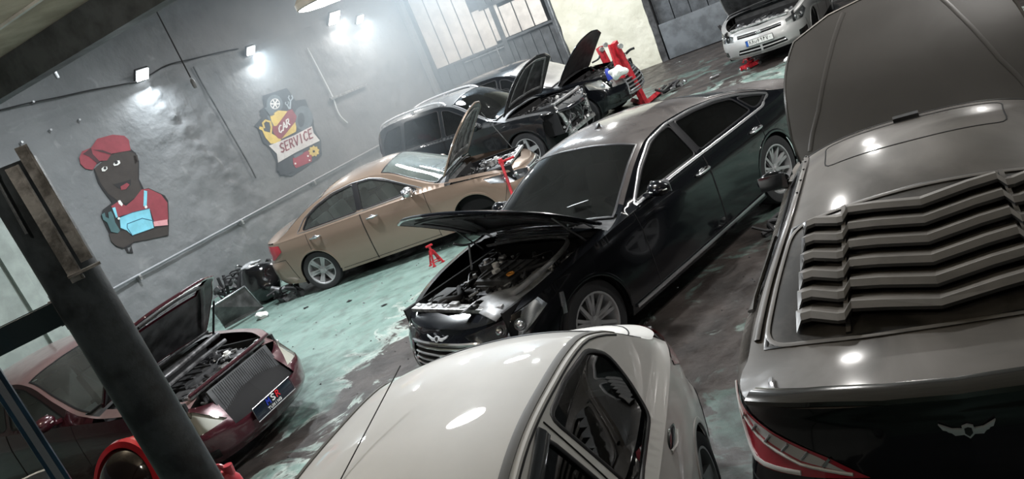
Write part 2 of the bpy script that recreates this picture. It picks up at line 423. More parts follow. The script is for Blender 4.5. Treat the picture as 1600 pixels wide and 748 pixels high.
def wheel(parent, x, y, r, side, style='multi', rim_r=None, width=.2, rimmat=None, steer=0, z=None, spokes=10):
    """wheel > rim; local Y axis out"""
    rim_r = rim_r or r * .70; bm = B()
    w = width / 2
    prof = [(rim_r, -w), (rim_r * 1.06, -w * 1.02), (r * .97, -w), (r, -w * .7), (r, w * .7), (r * .965, w * .98), (rim_r * 1.08, w * 1.05), (rim_r * 1.0, w * .96), (rim_r * .96, w * .8)]
    lathe(bm, prof, n=40)
    for k in range(3):
        lathe(bm, [(r + .001, -w * .6 + k * w * .5), (r + .003, -w * .6 + k * w * .5 + .002), (r + .003, -w * .2 + k * w * .5 - .012), (r + .001, -w * .2 + k * w * .5 - .01)], n=40)
    bmesh.ops.recalc_face_normals(bm, faces=bm.faces)
    t = obj('wheel', bm, K['tyre'], parent); t.location = (x, y - side * w, r if z is None else z); t.rotation_euler = (0, rnd.uniform(0, 1), (0 if side > 0 else math.pi) + steer)
    rm = rimmat or K['rim']; bm = B(); R_ = rim_r
    lathe(bm, [(R_ * .99, w * .9), (R_ * 1.03, w * .97), (R_ * 1.03, w * 1.0), (R_ * .97, w * 1.0), (R_ * .93, w * .75), (R_ * .90, -w * .9)], n=40)
    lathe(bm, [(0.001, w * .80), (.028, w * .82), (.032, w * .7), (.07, w * .62), (.075, w * .3)], n=20)
    for k in range(spokes):
        a = 2 * math.pi * k / spokes
        if style == 'multi': offs = [(-.02, -.13), (.02, .13)] if k % 2 else [(0, 0)]
        elif style == 'star': offs = [(-.035, -.12), (.035, .12)]
        else: offs = [(0, 0)]
        for o0, o1 in offs:
            r0, r1 = .055, R_ * .955
            w0 = .017 if style == 'multi' else .022; w1 = .013 if style == 'multi' else .018
            if style == 'five': w0, w1 = .05, .035
            da = o1 * .9
            p0 = Vector((r0 * math.cos(a + o0), w * .66, r0 * math.sin(a + o0))); p1 = Vector((r1 * math.cos(a + da), w * .86, r1 * math.sin(a + da)))
            t0 = Vector((-math.sin(a), 0, math.cos(a)))
            q = []
            for p, ww in ((p0, w0), (p1, w1)):
                for sgn in (-1, 1): q.append([bm.verts.new(p + t0 * ww * sgn + Vector((0, dy, 0))) for dy in (0, -.03)])
            # q: p0-,p0+,p1-,p1+
            for fa in ((q[0][0], q[2][0], q[3][0], q[1][0]), (q[0][0], q[0][1], q[2][1], q[2][0]), (q[1][0], q[3][0], q[3][1], q[1][1])): bm.faces.new(fa)
    for k in range(5):
        a = 2 * math.pi * k / 5 + .3; cyl(bm, (.05 * math.cos(a), w * .6, .05 * math.sin(a)), (.05 * math.cos(a), w * .70, .05 * math.sin(a)), .008, n=6)
    bmesh.ops.recalc_face_normals(bm, faces=bm.faces)
    obj('rim', bm, rm, t)
    bm = B(); lathe(bm, [(.02, -w * .2), (R_ * .6, -w * .2), (R_ * .6, -w * .35), (.02, -w * .35)], n=28); lathe(bm, [(R_ * .88, -w * .5), (.02, -w * .5)], n=24)
    bmesh.ops.recalc_face_normals(bm, faces=bm.faces); obj('brake_disc', bm, K['darkmetal'], t)
    return t

def engine_bay(car, x0, x1, ztop, hw, rs, cover=True, density=1.0, light=1.0, front=True, heights=.5, tubs=True):
    """a tub, engine, belts, hoses, battery, struts and wiring between firewall x0 and radiator x1"""
    rr = random.Random(rs); P = car.root; zb = ztop - heights
    bm = B()
    box(bm, ((x0 + x1) / 2, 0, zb), (x1 - x0, 2 * hw, .04)); box(bm, (x0 - .02, 0, (zb + ztop) / 2), (.04, 2 * hw, ztop - zb))
    if tubs:
        for sd in (-1, 1): box(bm, ((x0 + x1) / 2, sd * (hw + .015), (zb + ztop) / 2 - .02), (x1 - x0, .03, ztop - zb - .02))
    obj('engine_bay_tub', bm, K['void'], P, smooth=False)
    L = x1 - x0
    bm = B(); cx = x0 + L * .42
    box(bm, (cx, .02, zb + heights * .42), (L * .42, hw * .95, heights * .6), bev=.03)
    for k in range(5): box(bm, (cx - .15 + k * .075, .02 + .02 * (k % 2), zb + heights * .76), (.04, hw * .8, .05), bev=.008)
    for k in range(4): cyl(bm, (cx + .12, -.2 + k * .13, zb + heights * .7), (cx + .22, -.2 + k * .13, zb + heights * .35), .028)
    obj('engine_block', bm, K['darkmetal'], P)
    if cover:
        bm = B(); box(bm, (cx - .04, 0, zb + heights * .84), (L * .34, hw * .75, .07), bev=.025)
        for k in range(4): box(bm, (cx - .04, -.18 + k * .12, zb + heights * .84 + .04), (L * .28, .03, .02), bev=.006)
        obj('engine_cover', bm, K['blackplastic'], P)
    for sd in (-1, 1):
        bm = B(); y = sd * (hw - .10); cyl(bm, (x0 + .22, y, zb), (x0 + .22, y, ztop - .06), .10, .085, n=18); cyl(bm, (x0 + .22, y, ztop - .06), (x0 + .22, y, ztop - .03), .05, .03, n=12)
        for k in range(3): a = k * 2.09; cyl(bm, (x0 + .22 + .06 * math.cos(a), y + .06 * math.sin(a), ztop - .065), (x0 + .22 + .06 * math.cos(a), y + .06 * math.sin(a), ztop - .045), .01, n=6)
        obj('strut_tower', bm, K['darkmetal'], P)
    bm = B(); y = hw - .2; box(bm, (x1 - .32, y, ztop - .17), (.24, .17, .18), bev=.01); box(bm, (x1 - .32, y, ztop - .075), (.25, .18, .015), bev=.004)
    cyl(bm, (x1 - .40, y + .05, ztop - .07), (x1 - .40, y + .05, ztop - .05), .012); cyl(bm, (x1 - .24, y + .05, ztop - .07), (x1 - .24, y + .05, ztop - .05), .012)
    obj('battery', bm, K['blackplastic'], P)
    bm = B(); box(bm, (x1 - .3, -hw + .2, ztop - .14), (.28, .22, .16), bev=.03); box(bm, (x1 - .3, -hw + .2, ztop - .05), (.24, .18, .03), bev=.01)
    obj('air_filter_box', bm, K['blackplastic'], P)
    bm = B(); cyl(bm, (x0 + .45, hw - .16, ztop - .17), (x0 + .45, hw - .16, ztop - .06), .055); cyl(bm, (x0 + .45, hw - .16, ztop - .06), (x0 + .45, hw - .16, ztop - .035), .03)
    obj('coolant_reservoir', bm, K['white'] if light > .5 else K['greyplastic'], P)
    bm = B(); box(bm, (x1 - .09, 0, ztop - .28), (.05, hw * 1.25, .44), bev=.01)
    for k in range(26): box(bm, (x1 - .06, 0, ztop - .48 + k * .016), (.012, hw * 1.15, .004))
    obj('radiator', bm, K['darkmetal'], P)
    if front:
        bm = B(); box(bm, (x1 - .06, 0, ztop - .035), (.09, hw * 1.75, .035), bev=.01)
        for k in range(9): box(bm, (x1 - .06 + rr.uniform(-.02, .01), (-.8 + k * .2 + rr.uniform(-.06, .06)) * hw, ztop - .018), (rr.uniform(.02, .05), rr.uniform(.03, .12), rr.uniform(.008, .03)), rot=rotz(rr.uniform(-.3, .3)), bev=.004)
        box(bm, (x1 - .08, 0, ztop - .01), (.05, .10, .04), bev=.008)
        obj('radiator_support', bm, K['alu'] if light > .3 else K['darkmetal'], P)
    bm = B(); n = int(9 * density)
    for k in range(n):
        a = (x0 + L * rr.uniform(.12, .9), rr.uniform(-hw, hw) * .8, zb + heights * rr.uniform(.6, .95)); pts = [a]
        for j in range(3): pts.append((pts[-1][0] + rr.uniform(-.18, .18), max(-hw * .85, min(hw * .85, pts[-1][1] + rr.uniform(-.25, .25))), min(ztop - .03, max(zb + .1, pts[-1][2] + rr.uniform(-.1, .08)))))
        pts = [(min(x1 - .05, max(x0 + .02, q[0])), q[1], q[2]) for q in pts]
        tube(bm, pts, rr.uniform(.014, .03), n=10)
    obj('coolant_hoses', bm, K['rubber'], P, kind='stuff')
    bm = B()
    for k in range(int(26 * density)):
        a = (x0 + L * rr.uniform(.05, .92), rr.uniform(-hw, hw) * .88, ztop - rr.uniform(.05, .25)); pts = [a]
        for j in range(4): pts.append((min(x1 - .04, max(x0 + .02, pts[-1][0] + rr.uniform(-.14, .14))), max(-hw * .9, min(hw * .9, pts[-1][1] + rr.uniform(-.16, .16))), min(ztop - .02, max(zb + .15, pts[-1][2] + rr.uniform(-.07, .06)))))
        tube(bm, pts, rr.uniform(.004, .009), n=6)
    obj('wiring_loom', bm, K['blacktrim'], P, kind='stuff')
    bm = B()
    for k in range(int(46 * density)):
        c = (x0 + L * rr.uniform(.06, .93), rr.uniform(-hw, hw) * .85, ztop - rr.uniform(.06, .24))
        if rr.random() < .5: box(bm, c, (rr.uniform(.02, .09), rr.uniform(.02, .07), rr.uniform(.015, .05)), rot=rotz(rr.uniform(0, 3)), bev=.004)
        else: q = Vector(c) + Vector((rr.uniform(-.06, .06), rr.uniform(-.06, .06), rr.uniform(-.02, .04))); cyl(bm, c, q, rr.uniform(.008, .025), n=8)
    obj('engine_fittings', bm, K['darkmetal'], P, kind='stuff')
    bm = B()
    for k in range(int(30 * density * light)):
        c = Vector((x0 + L * rr.uniform(.06, .93), rr.uniform(-hw, hw) * .85, ztop - rr.uniform(.04, .16)))
        q = c + Vector((rr.uniform(-.09, .09), rr.uniform(-.09, .09), rr.uniform(-.02, .03)))
        if rr.random() < .5: cyl(bm, c, q, rr.uniform(.006, .016), n=8)
        else: box(bm, c, (rr.uniform(.015, .06), rr.uniform(.015, .06), rr.uniform(.01, .03)), rot=rotz(rr.uniform(0, 3)), bev=.003)
    obj('metal_brackets', bm, K['alu'], P, kind='stuff')

def seats(car, x_front, x_rear, m, y=.36, zb=.30):
    for nm, x, ys in (('front_seat', x_front, (-y, y)), ('rear_seat', x_rear, (-y * .95, y * .95))):
        for yy in ys:
            bm = B(); box(bm, (x + .12, yy, zb + .14), (.50, .48, .16), bev=.05)
            box(bm, (x - .16, yy, zb + .46), (.14, .46, .58), rot=Matrix.Rotation(R(-14), 3, 'Y'), bev=.055)
            box(bm, (x - .25, yy, zb + .83), (.09, .25, .17), rot=Matrix.Rotation(R(-8), 3, 'Y'), bev=.04)
            obj(nm, bm, m, car.root)
def cabin(car, x0, x1, hw, m=None, wheel_y=.36, x_dash=None):
    bm = B(); box(bm, ((x0 + x1) / 2, 0, .27), (x1 - x0, 2 * hw, .05)); obj('cabin_floor', bm, K['void'], car.root)
    xd = x_dash or x1
    bm = B(); box(bm, (xd - .12, 0, .80), (.34, 2 * hw - .06, .20), bev=.06); obj('dashboard', bm, m or K['blackplastic'], car.root)
    bm = B(); tube(bm, [(xd - .44 + .06 * math.sin(a), wheel_y + .18 * math.cos(a), .88 + .17 * math.sin(a)) for a in np.linspace(0, 2 * math.pi, 25)[:-1]], .014, n=8, sm=False, closed=True); cyl(bm, (xd - .44, wheel_y, .88), (xd - .2, wheel_y, .80), .04)
    obj('steering_wheel', bm, K['blackplastic'], car.root)

def build_car(name, label, pos, head, sp, group=None, lift=None):
    root = thing(name, label, 'car', (pos[0], pos[1], 0), head, group)
    car = Car(sp, root); c = car; paint = sp['paint']; S = car.S
    topm = sp.get('top_paint', paint)
    wb = sp['wb']; wr = sp['wr']; ra = sp.get('arch', wr + .045)
    st = sp.get('step', .075)
    # ---- lower band of each side
    us = np.linspace(0, S, 120); X, Y, Z, TX, TY = car.ring_at(us); z0 = car.z0f(X)
    outer = [(a, b) for a, b in zip(us, z0)] + [(a, b) for a, b in zip(us[::-1], Z[::-1])]
    U = lambda x: float(car.s_of_x(x))
    def uz(poly): return [(U(x), z) for x, z in poly]
    for side in (1, -1):
        if side in sp.get('skip_sides', ()): continue
        loops = []
        for xw in (0, wb): loops.append(('arch', uz([(xw + ra * math.cos(a), sp.get('archz', wr) + ra * math.sin(a)) for a in np.linspace(0, 2 * math.pi, 33)[:-1]])))
        for nm, poly, kind in sp.get('band', []):
            if nm.endswith('@L') and side < 0: continue
            if nm.endswith('@R') and side > 0: continue
            loops.append((nm.split('@')[0], [(S + a if kind == 'front' else a, b) for a, b in poly] if kind in ('front', 'rear') else uz(poly)))
        for nm, xa, xb in sp['doors']:
            q = [(xa, .12), (xb, .12)] + [(xb, 1.3), (xa, 1.3)]
            if nm == 'rear_door': # cut out around the rear arch
                q = [(xa, .12), (xb, .12), (xb, 1.3), (xa, 1.3)]
            loops.append((nm, uz(q)))
        xf = sp['doors'][0][1]; xfb = sp.get('bumper_x', wb + .42); zbm = sp.get('bumper_z', .62)
        loops.append(('front_bumper', [(U(xfb), -.1), (S + .1, -.1), (S + .1, zbm), (U(xfb + .12), zbm)]))
        xrb = sp.get('rbumper_x', -.42); loops.append(('rear_bumper', [(-.1, -.1), (U(xrb), -.1), (U(xrb - .08), sp.get('rbumper_z', .66)), (-.1, sp.get('rbumper_z', .66))]))
        loops.append(('front_fender', [(U(sp['doors'][-1][2]), -.1), (S + .1, -.1), (S + .1, 2), (U(sp['doors'][-1][2]), 2)]))
        loops.append(('rear_quarter', [(-.1, -.1), (U(sp['doors'][0][1]), -.1), (U(sp['doors'][0][1]), 2), (-.1, 2)]))
        loops = [l for l in loops if l[0] not in sp.get('drop', ())] if sp.get('drop') else loops
        fn = lambda u, z, sd=side: car.band(u, z, sd); ou = out_side(side)
        reg = trim(outer, st, loops)
        car.reg = reg
        for nm, vt in reg.items():
            if nm == 'arch' or nm in sp.get('holes', ()) or (nm, side) in sp.get('drops', ()): continue
            mm = sp.get('mats', {}).get(nm, paint); off = sp.get('offs', {}).get(nm, 0)
            o = surf({'body': 'sill_panel'}.get(nm, nm), car, fn, ou, vt, mm, off=off)
            car.__dict__.setdefault('parts', {})[(nm, side)] = o
        # gaps
        bm = B()
        for nm, xa, xb in sp['doors']:
            zt = float(car.zsx(xa)); 
            for xx in (xa, xb):
                if xx in sp.get('no_gap', ()): continue
                zs = float(car.zsx(xx)); zl = .22
                if abs(xx) < ra: zl = wr + math.sqrt(max(0, ra**2 - xx**2)) + .01
                strip(bm, car, fn, ou, [(U(xx), zl), (U(xx), zs)], .007, .004, off=.0005)
        xa, xb = sp['doors'][0][1], sp['doors'][-1][2]
        strip(bm, car, fn, ou, [(U(max(xa, ra + .03)), .245), (U(xb), .245)], .007, .004, off=.0005)
        zz = float(car.zsx(xfb + .12)); strip(bm, car, fn, ou, [(U(xfb), .3), (U(xfb + .12), zbm)], .006, .004, off=.0005)
        strip(bm, car, fn, ou, [(U(xrb), .3), (U(xrb - .08), sp.get('rbumper_z', .66)), (.0, sp.get('rbumper_z', .66))], .007, .004, off=.0005)
        obj('panel_gaps', bm, K['void'], root, kind='stuff')
        if 'taillight' in reg: surf('lamp_backing', car, fn, ou, reg['taillight'], K['void'], off=-.03)
        bm = B(); box(bm, (.95, side * (float(car.ysx(.9)) - .085), .58), (2.2, .02, .66), bev=.005); obj('door_card', bm, K['fabric'], root)
        # arches
        for xw, nmm in ((0, 'rear'), (wb, 'front')):
            bm = B(); az = sp.get('archz', wr)
            aa = np.linspace(-.15, math.pi + .15, 30); pp = [(U(xw + ra * math.cos(a)), az + ra * math.sin(a)) for a in aa]
            strip(bm, car, fn, ou, pp, .03, .016, off=-.002, step=.2)
            obj('wheel_arch_lip', bm, sp.get('lip', paint), root)
            bm = B(); yo = float(car.ysx(xw)) - .02
            pr = [(xw + (ra + .01) * math.cos(a), az + (ra + .01) * math.sin(a)) for a in np.linspace(-.4, math.pi + .4, 26)]
            A = [bm.verts.new((x, side * yo, z)) for x, z in pr]; C2 = [bm.verts.new((x, side * (yo - .34), z)) for x, z in pr]
            for i in range(len(A) - 1): bm.faces.new((A[i], A[i + 1], C2[i + 1], C2[i]))
            bm.faces.new(C2)
            obj('wheel_arch_liner', bm, K['void'], root)
            if (xw == 0 or not sp.get('no_front_wheels')) and (xw, side) not in sp.get('no_wheel', ()):
                wheel(root, xw, side * (float(car.ysx(xw)) + .005), wr, side, sp.get('rim', 'multi'), spokes=sp.get('spokes', 10), rimmat=sp.get('rimmat'), width=sp.get('tw', .21), z=sp.get('wz'), rim_r=sp.get('rim_r'))
    # ---- greenhouse sides
    for side in (1, -1):
        fn = lambda x, z, sd=side: car.gside(x, z, sd); ou = out_side(side)
        x0, x1 = sp['gh']; xs = np.linspace(x0, x1, 70); zs = car.zsx(xs); zt = np.maximum(car.zt(xs), zs + .002)
        outer = list(zip(xs, zs)) + list(zip(xs[::-1], zt[::-1]))
        wins = sp['windows']; loops = [('window', rounded(w, .05)) for nm, w in wins]
        reg = trim(outer, st, [('window%d' % i, l[1]) for i, l in enumerate(loops)])
        if 'body' in reg: surf('window_pillars', car, fn, ou, reg['body'], sp.get('pillar', paint))
        for i, (nm, w) in enumerate(wins):
            if ('window%d' % i) in reg:
                surf(nm, car, fn, ou, reg['window%d' % i], sp['glass'], off=-.008)
            bm = B(); strip(bm, car, fn, ou, loops[i][1], .022, .012, off=-.002, close=True); obj('window_seal', bm, K['blacktrim'], root)
        if sp.get('dlo'):
            bm = B(); strip(bm, car, fn, ou, rounded(sp['dlo'], .04), sp.get('dlo_w', .022), .012, off=.004, close=True); obj('chrome_window_trim', bm, sp.get('dlo_mat', K['chrome']), root)
        for (xa, za, xb, zb) in sp.get('bpillar', []):
            bm = B(); strip(bm, car, fn, ou, [(xa, za), (xb, zb)], .075, .01, off=0.002); obj('door_pillar', bm, K['blacktrim'], root)
    # ---- top skin
    def sv(poly): return [(U(x), v * VS) for x, v in poly]
    VS = .8
    ft = lambda u, v: car.top(u, v / VS)
    us = np.linspace(0.004, S - .004, 110)
    outer = [(a, -VS) for a in us] + [(a, VS) for a in us[::-1]]
    loops = []
    for nm, poly in sp['toploops']: loops.append((nm, sv(poly) if not nm.endswith('!') else poly))
    reg = trim(outer, st, loops)
    for nm, vt in reg.items():
        if nm == 'hood' and sp.get('hood'):
            xh, zh, ang = sp['hood']
            o = surf('hood', car, ft, out_up, vt, sp.get('hood_paint', topm), origin=(xh, 0, zh))
            i_ = surf('hood_inner_skin', car, ft, out_up, vt, sp.get('hood_under', K['blackplastic']), off=-.024, origin=(xh, 0, zh), parent=o); i_.location = (0, 0, 0)
            hp = [q for n_, q in loops if n_ == 'hood'][0]; bm = B(); strip(bm, car, ft, out_up, hp, .030, .026, off=-.012, close=True); bmesh.ops.translate(bm, verts=bm.verts, vec=(-xh, 0, -zh)); obj('hood_edge', bm, sp['paint'], o)
            o.rotation_euler = (0, -ang, 0); car.hood = o
            continue
        if nm in sp.get('topholes', ()): continue
        mm = sp.get('mats', {}).get(nm, topm); off = sp.get('offs', {}).get(nm, 0)
        surf({'body': 'roof_skin'}.get(nm, nm), car, ft, out_up, vt, mm, off=off)
    for nm in sp.get('seals', ('windscreen', 'rear_window')):
        for n2, poly in loops:
            if n2 == nm: bm = B(); strip(bm, car, ft, out_up, poly, .02, .008, off=.001, close=True); obj(nm + '_seal', bm, K['blacktrim'], root)
    # underbody
    bm = B(); xsf = sp.get('shelf', -.1); box(bm, (xsf - .3, 0, sp.get('shelf_z', .90)), (.62, 1.25, .04), bev=.01); box(bm, (xsf, 0, .58), (.04, 1.3, .62)); obj('rear_shelf', bm, K['fabric'], root)
    bm = B(); box(bm, (wb / 2, 0, .24), (wb - 2 * ra - .02, 2 * float(car.ysx(1.3)) - .16, .12)); box(bm, (-.25, 0, .36), (.6, .9, .2)); box(bm, (wb + .1, 0, .30), (.5, .9, .14))
    obj('underbody', bm, K['void'], root, smooth=False)
    car.ft = ft; car.VS = VS; car.U = U; car.sv = sv
    return car
def mirror(car, x, z, side, m=None, yl=.0, sc=1.0, gl=None):
    y = float(car.yside(x, z)) ; bm = B()
    bmesh.ops.create_uvsphere(bm, u_segments=20, v_segments=12, radius=1.0)
    for v in bm.verts:
        q = v.co.copy(); k = abs(q.y) ** 3
        v.co = Vector((q.x * .075 * sc * (1 if q.x > 0 else .5) * (1 - .25 * k), q.y * .115 * sc, q.z * .072 * sc * (1 - .2 * k)))
    bmesh.ops.translate(bm, verts=bm.verts, vec=(x + .02, side * (y + .15 * sc + yl), z + .06))
    tube(bm, [(x + .03, side * (y - .02), z), (x + .03, side * (y + .05), z + .01), (x + .02, side * (y + .10), z + .04)], .028, n=8)
    o = obj('door_mirror', bm, m or car.sp['paint'], car.root)
    bm = B(); box(bm, (x - .018, side * (y + .15 * sc + yl), z + .062), (.006, .19 * sc, .11 * sc), bev=.002); obj('mirror_glass', bm, gl or K['chrome'], o)
    bm = B(); tube(bm, [(x + .088, side * (y + .10 * sc + yl), z + .055), (x + .08, side * (y + .19 * sc + yl), z + .055), (x + .045, side * (y + .255 * sc + yl), z + .055)], .007, n=6); obj('indicator_strip', bm, K['white'], o)
    return o
def handle(car, x, z, side, m, L=.2):
    u = car.U(x); P = lambda uu, off: car.band(np.array([uu]), np.array([z]), side)[0] + np.array([0, side * off, 0])
    bm = B(); u2 = car.U(x - L)
    tube(bm, [P(u, .002), P(car.U(x - .02), .03), P(car.U(x - L / 2), .04), P(car.U(x - L + .02), .03), P(u2, .002)], .014, n=8, flat=.8)
    q = P(car.U(x - L / 2), .0); bmesh.ops.create_uvsphere(bm, u_segments=12, v_segments=8, radius=1.0, matrix=Matrix.Translation(Vector([float(a) for a in q])) @ Matrix.Diagonal((.05, .008, .03, 1)))
    obj('door_handle', bm, m, car.root)
def headlamp(car, nm, side, projector=True):
    """reflector bowl behind a clear lens region already cut from the band"""
    pass
def lamp_inside(car, polyU, side, m_in=None, depth=.07, bulbs=2):
    fn = lambda u, z: car.band(u, z, side); ou = out_side(side)
    reg = trim(polyU, .05, [])
    o = surf('lamp_housing', car, fn, ou, reg['body'], m_in or K['satin'], off=-depth)
    P, n = line_on(car, fn, ou, polyU, 0, True); bm = B(); A = [bm.verts.new(Vector(p)) for p in P]; C2 = [bm.verts.new(Vector(p - q * depth)) for p, q in zip(P, n)]
    for i in range(len(A)): j = (i + 1) % len(A); bm.faces.new((A[i], A[j], C2[j], C2[i]))
    obj('lamp_bezel', bm, K['satin'], o)
    c = np.mean(np.array(polyU), 0); us = [c[0]] if bulbs == 1 else [c[0] + (k - (bulbs - 1) / 2) * .16 for k in range(bulbs)]
    for u in us:
        bm = B(); a = np.array([u]); z = np.array([c[1]]); p = fn(a, z)[0]; n = car.normal(fn, a, z, ou)[0]
        q = p - n * .045; w = p - n * .02
        cyl(bm, q, w, .045, .05, n=16); bmesh.ops.create_uvsphere(bm, u_segments=14, v_segments=8, radius=.036, matrix=Matrix.Translation(Vector([float(t) for t in w])))
        obj('lamp_projector', bm, K['chrome'], o)
def hood_ribs(car, spokes, m, off=-.045, w=.05, name='hood_brace'):
    xh, zh, ang = car.sp['hood']; bm = B()
    for pl in spokes: strip(bm, car, car.ft, out_up, car.sv(pl), w, .02, off=off)
    bmesh.ops.translate(bm, verts=bm.verts, vec=(-xh, 0, -zh)); obj(name, bm, m, car.hood)
def rod(bm, a, b, r): cyl(bm, a, b, r, n=8)
# ================================================================ the setting
def w3(s, z, off=0.0):           # wall coordinates -> world (off = towards the hall)
    return WD * s + WN * (WDIST + off) + np.array([0, 0, z])
def b3(t, z, off=0.0):
    return BA + BDIR * t + BN * off + np.array([0, 0, z])
# materials of the setting
def floor_mat():
    m = bpy.data.materials.new('worn_green_floor'); n, N, L, b = nt(m)
    tc = N.new('ShaderNodeTexCoord')
    def noise(sc, det=8, dist=0, rough=.6):
        t = N.new('ShaderNodeTexNoise'); t.inputs['Scale'].default_value = sc; t.inputs['Detail'].default_value = det; t.inputs['Distortion'].default_value = dist; t.inputs['Roughness'].default_value = rough
        L.new(tc.outputs['Object'], t.inputs['Vector']); return t.outputs['Fac']
    def ramp(f, a, bb, c0, c1):
        r = N.new('ShaderNodeValToRGB'); r.color_ramp.elements[0].position = a; r.color_ramp.elements[1].position = bb
        r.color_ramp.elements[0].color = (*c0, 1); r.color_ramp.elements[1].color = (*c1, 1); L.new(f, r.inputs['Fac']); return r.outputs['Color']
    def mix(f, a, bb):
        x = N.new('ShaderNodeMix'); x.data_type = 'RGBA'; L.new(f, x.inputs[0]); L.new(a, x.inputs[6]); L.new(bb, x.inputs[7]); return x.outputs[2]
    def math_(op, a, bb):
        x = N.new('ShaderNodeMath'); x.operation = op
        for i, v in enumerate((a, bb)):
            if isinstance(v, (int, float)): x.inputs[i].default_value = v
            else: L.new(v, x.inputs[i])
        return x.outputs[0]
    green = ramp(noise(1.1), .3, .7, (.13, .205, .18), (.22, .31, .28))
    green = mix(ramp(noise(5, 8), .50, .66, (0, 0, 0), (.75, .75, .75)), green, ramp(noise(3), .4, .6, (.10, .13, .12), (.16, .20, .18)))
    dirt = ramp(noise(2.3), .35, .7, (.016, .0135, .0125), (.052, .043, .039))
    pale = ramp(noise(7), .4, .6, (.26, .32, .29), (.36, .40, .37))
    # where the paint is worn off: lanes between the cars (real places on the floor)
    sx = N.new('ShaderNodeSeparateXYZ'); L.new(tc.outputs['Object'], sx.inputs[0])
    X, Y = sx.outputs[0], sx.outputs[1]
    def blob(cx, cy, rx, ry, ang):
        ca, sa = math.cos(ang), math.sin(ang)
        dx = math_('SUBTRACT', X, cx); dy = math_('SUBTRACT', Y, cy)
        u = math_('ADD', math_('MULTIPLY', dx, ca / rx), math_('MULTIPLY', dy, sa / rx)); v = math_('ADD', math_('MULTIPLY', dx, -sa / ry), math_('MULTIPLY', dy, ca / ry))
        q = math_('SQRT', math_('ADD', math_('MULTIPLY', u, u), math_('MULTIPLY', v, v)), 0); return math_('SUBTRACT', 1.25, q)
    f = None
    for bl in BLOBS:
        q = blob(*bl); f = q if f is None else math_('MAXIMUM', f, q)
    nz = math_('MULTIPLY', math_('SUBTRACT', noise(1.7, 10, 1.0, .68), .5), 4.2)
    w = math_('ADD', math_('MAXIMUM', f, -.9), nz)
    wear = ramp(w, .35, .50, (0, 0, 0), (1, 1, 1)); edge = ramp(w, .10, .32, (0, 0, 0), (1, 1, 1))
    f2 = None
    for bl in GRIME_SHADE:
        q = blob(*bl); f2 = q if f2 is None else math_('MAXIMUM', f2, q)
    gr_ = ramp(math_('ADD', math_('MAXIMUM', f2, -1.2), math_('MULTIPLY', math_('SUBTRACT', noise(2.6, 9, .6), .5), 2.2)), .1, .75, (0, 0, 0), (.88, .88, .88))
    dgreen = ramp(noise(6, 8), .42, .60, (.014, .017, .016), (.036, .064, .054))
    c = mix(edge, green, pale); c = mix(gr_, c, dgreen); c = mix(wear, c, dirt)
    L.new(c, b.inputs['Base Color'])
    rr = ramp(noise(4), .35, .65, (.30,) * 3, (.62,) * 3); L.new(rr, b.inputs['Roughness']); b.inputs['Specular IOR Level'].default_value = .35
    bp = N.new('ShaderNodeBump'); bp.inputs['Strength'].default_value = .35; bp.inputs['Distance'].default_value = .02
    h = math_('ADD', noise(12, 8), math_('MULTIPLY', w, -.3)); L.new(h, bp.inputs['Height']); L.new(bp.outputs['Normal'], b.inputs['Normal'])
    return m
# ellipses (x, y, rx, ry, angle) of bare, oily concrete
# oil grime plus dimmer light on the near floor, both painted as dark green
GRIME_SHADE = [(2.4, 7.0, 2.0, 3.2, R(-20)), (0.6, 4.6, 3.0, 2.2, 0), (-4.2, 8.0, 3.0, 1.6, R(-25)), (7.0, 17.0, 7.0, 4.0, R(-20)), (0.3, 13.6, 2.6, 1.2, R(-20)), (-2.2, 12.6, 3.2, .75, R(-17))]
BLOBS = [(-1.3, 8.2, 2.6, .75, R(62)), (0.4, 5.5, 2.2, 1.2, R(60)), (6.5, 19.5, 8, 3.4, R(-24)), (7.5, 16.0, 4, 2.2, R(0)), (-3.9, 7.0, 2.4, 1.0, R(0)), (1.6, 6.2, 1.4, .8, R(50)), (9, 9, 3, 5, 0)]
def wall_mat(name, c1, c2, c3, sc=1.2, bump=.5):
    m = bpy.data.materials.new(name); n, N, L, b = nt(m); tc = N.new('ShaderNodeTexCoord')
    t = N.new('ShaderNodeTexNoise'); t.inputs['Scale'].default_value = sc; t.inputs['Detail'].default_value = 8; L.new(tc.outputs['Object'], t.inputs['Vector'])
    r = N.new('ShaderNodeValToRGB'); r.color_ramp.elements[0].position = .3; r.color_ramp.elements[1].position = .7; r.color_ramp.elements[0].color = (*c1, 1); r.color_ramp.elements[1].color = (*c2, 1)
    L.new(t.outputs['Fac'], r.inputs['Fac'])
    t2 = N.new('ShaderNodeTexNoise'); t2.inputs['Scale'].default_value = 3.5; t2.inputs['Detail'].default_value = 12; t2.inputs['Distortion'].default_value = .8; L.new(tc.outputs['Object'], t2.inputs['Vector'])
    r2 = N.new('ShaderNodeValToRGB'); r2.color_ramp.elements[0].position = .62; r2.color_ramp.elements[1].position = .74; L.new(t2.outputs['Fac'], r2.inputs['Fac'])
    r2.color_ramp.elements[1].color = (.45, .45, .45, 1)
    x = N.new('ShaderNodeMix'); x.data_type = 'RGBA'; L.new(r2.outputs['Color'], x.inputs[0]); L.new(r.outputs['Color'], x.inputs[6]); x.inputs[7].default_value = (*c3, 1)
    L.new(x.outputs[2], b.inputs['Base Color']); b.inputs['Roughness'].default_value = .62
    t3 = N.new('ShaderNodeTexNoise'); t3.inputs['Scale'].default_value = 4.5; t3.inputs['Detail'].default_value = 9; L.new(tc.outputs['Object'], t3.inputs['Vector'])
    bp = N.new('ShaderNodeBump'); bp.inputs['Strength'].default_value = bump; bp.inputs['Distance'].default_value = .06; L.new(t3.outputs['Fac'], bp.inputs['Height']); L.new(bp.outputs['Normal'], b.inputs['Normal'])
    return m
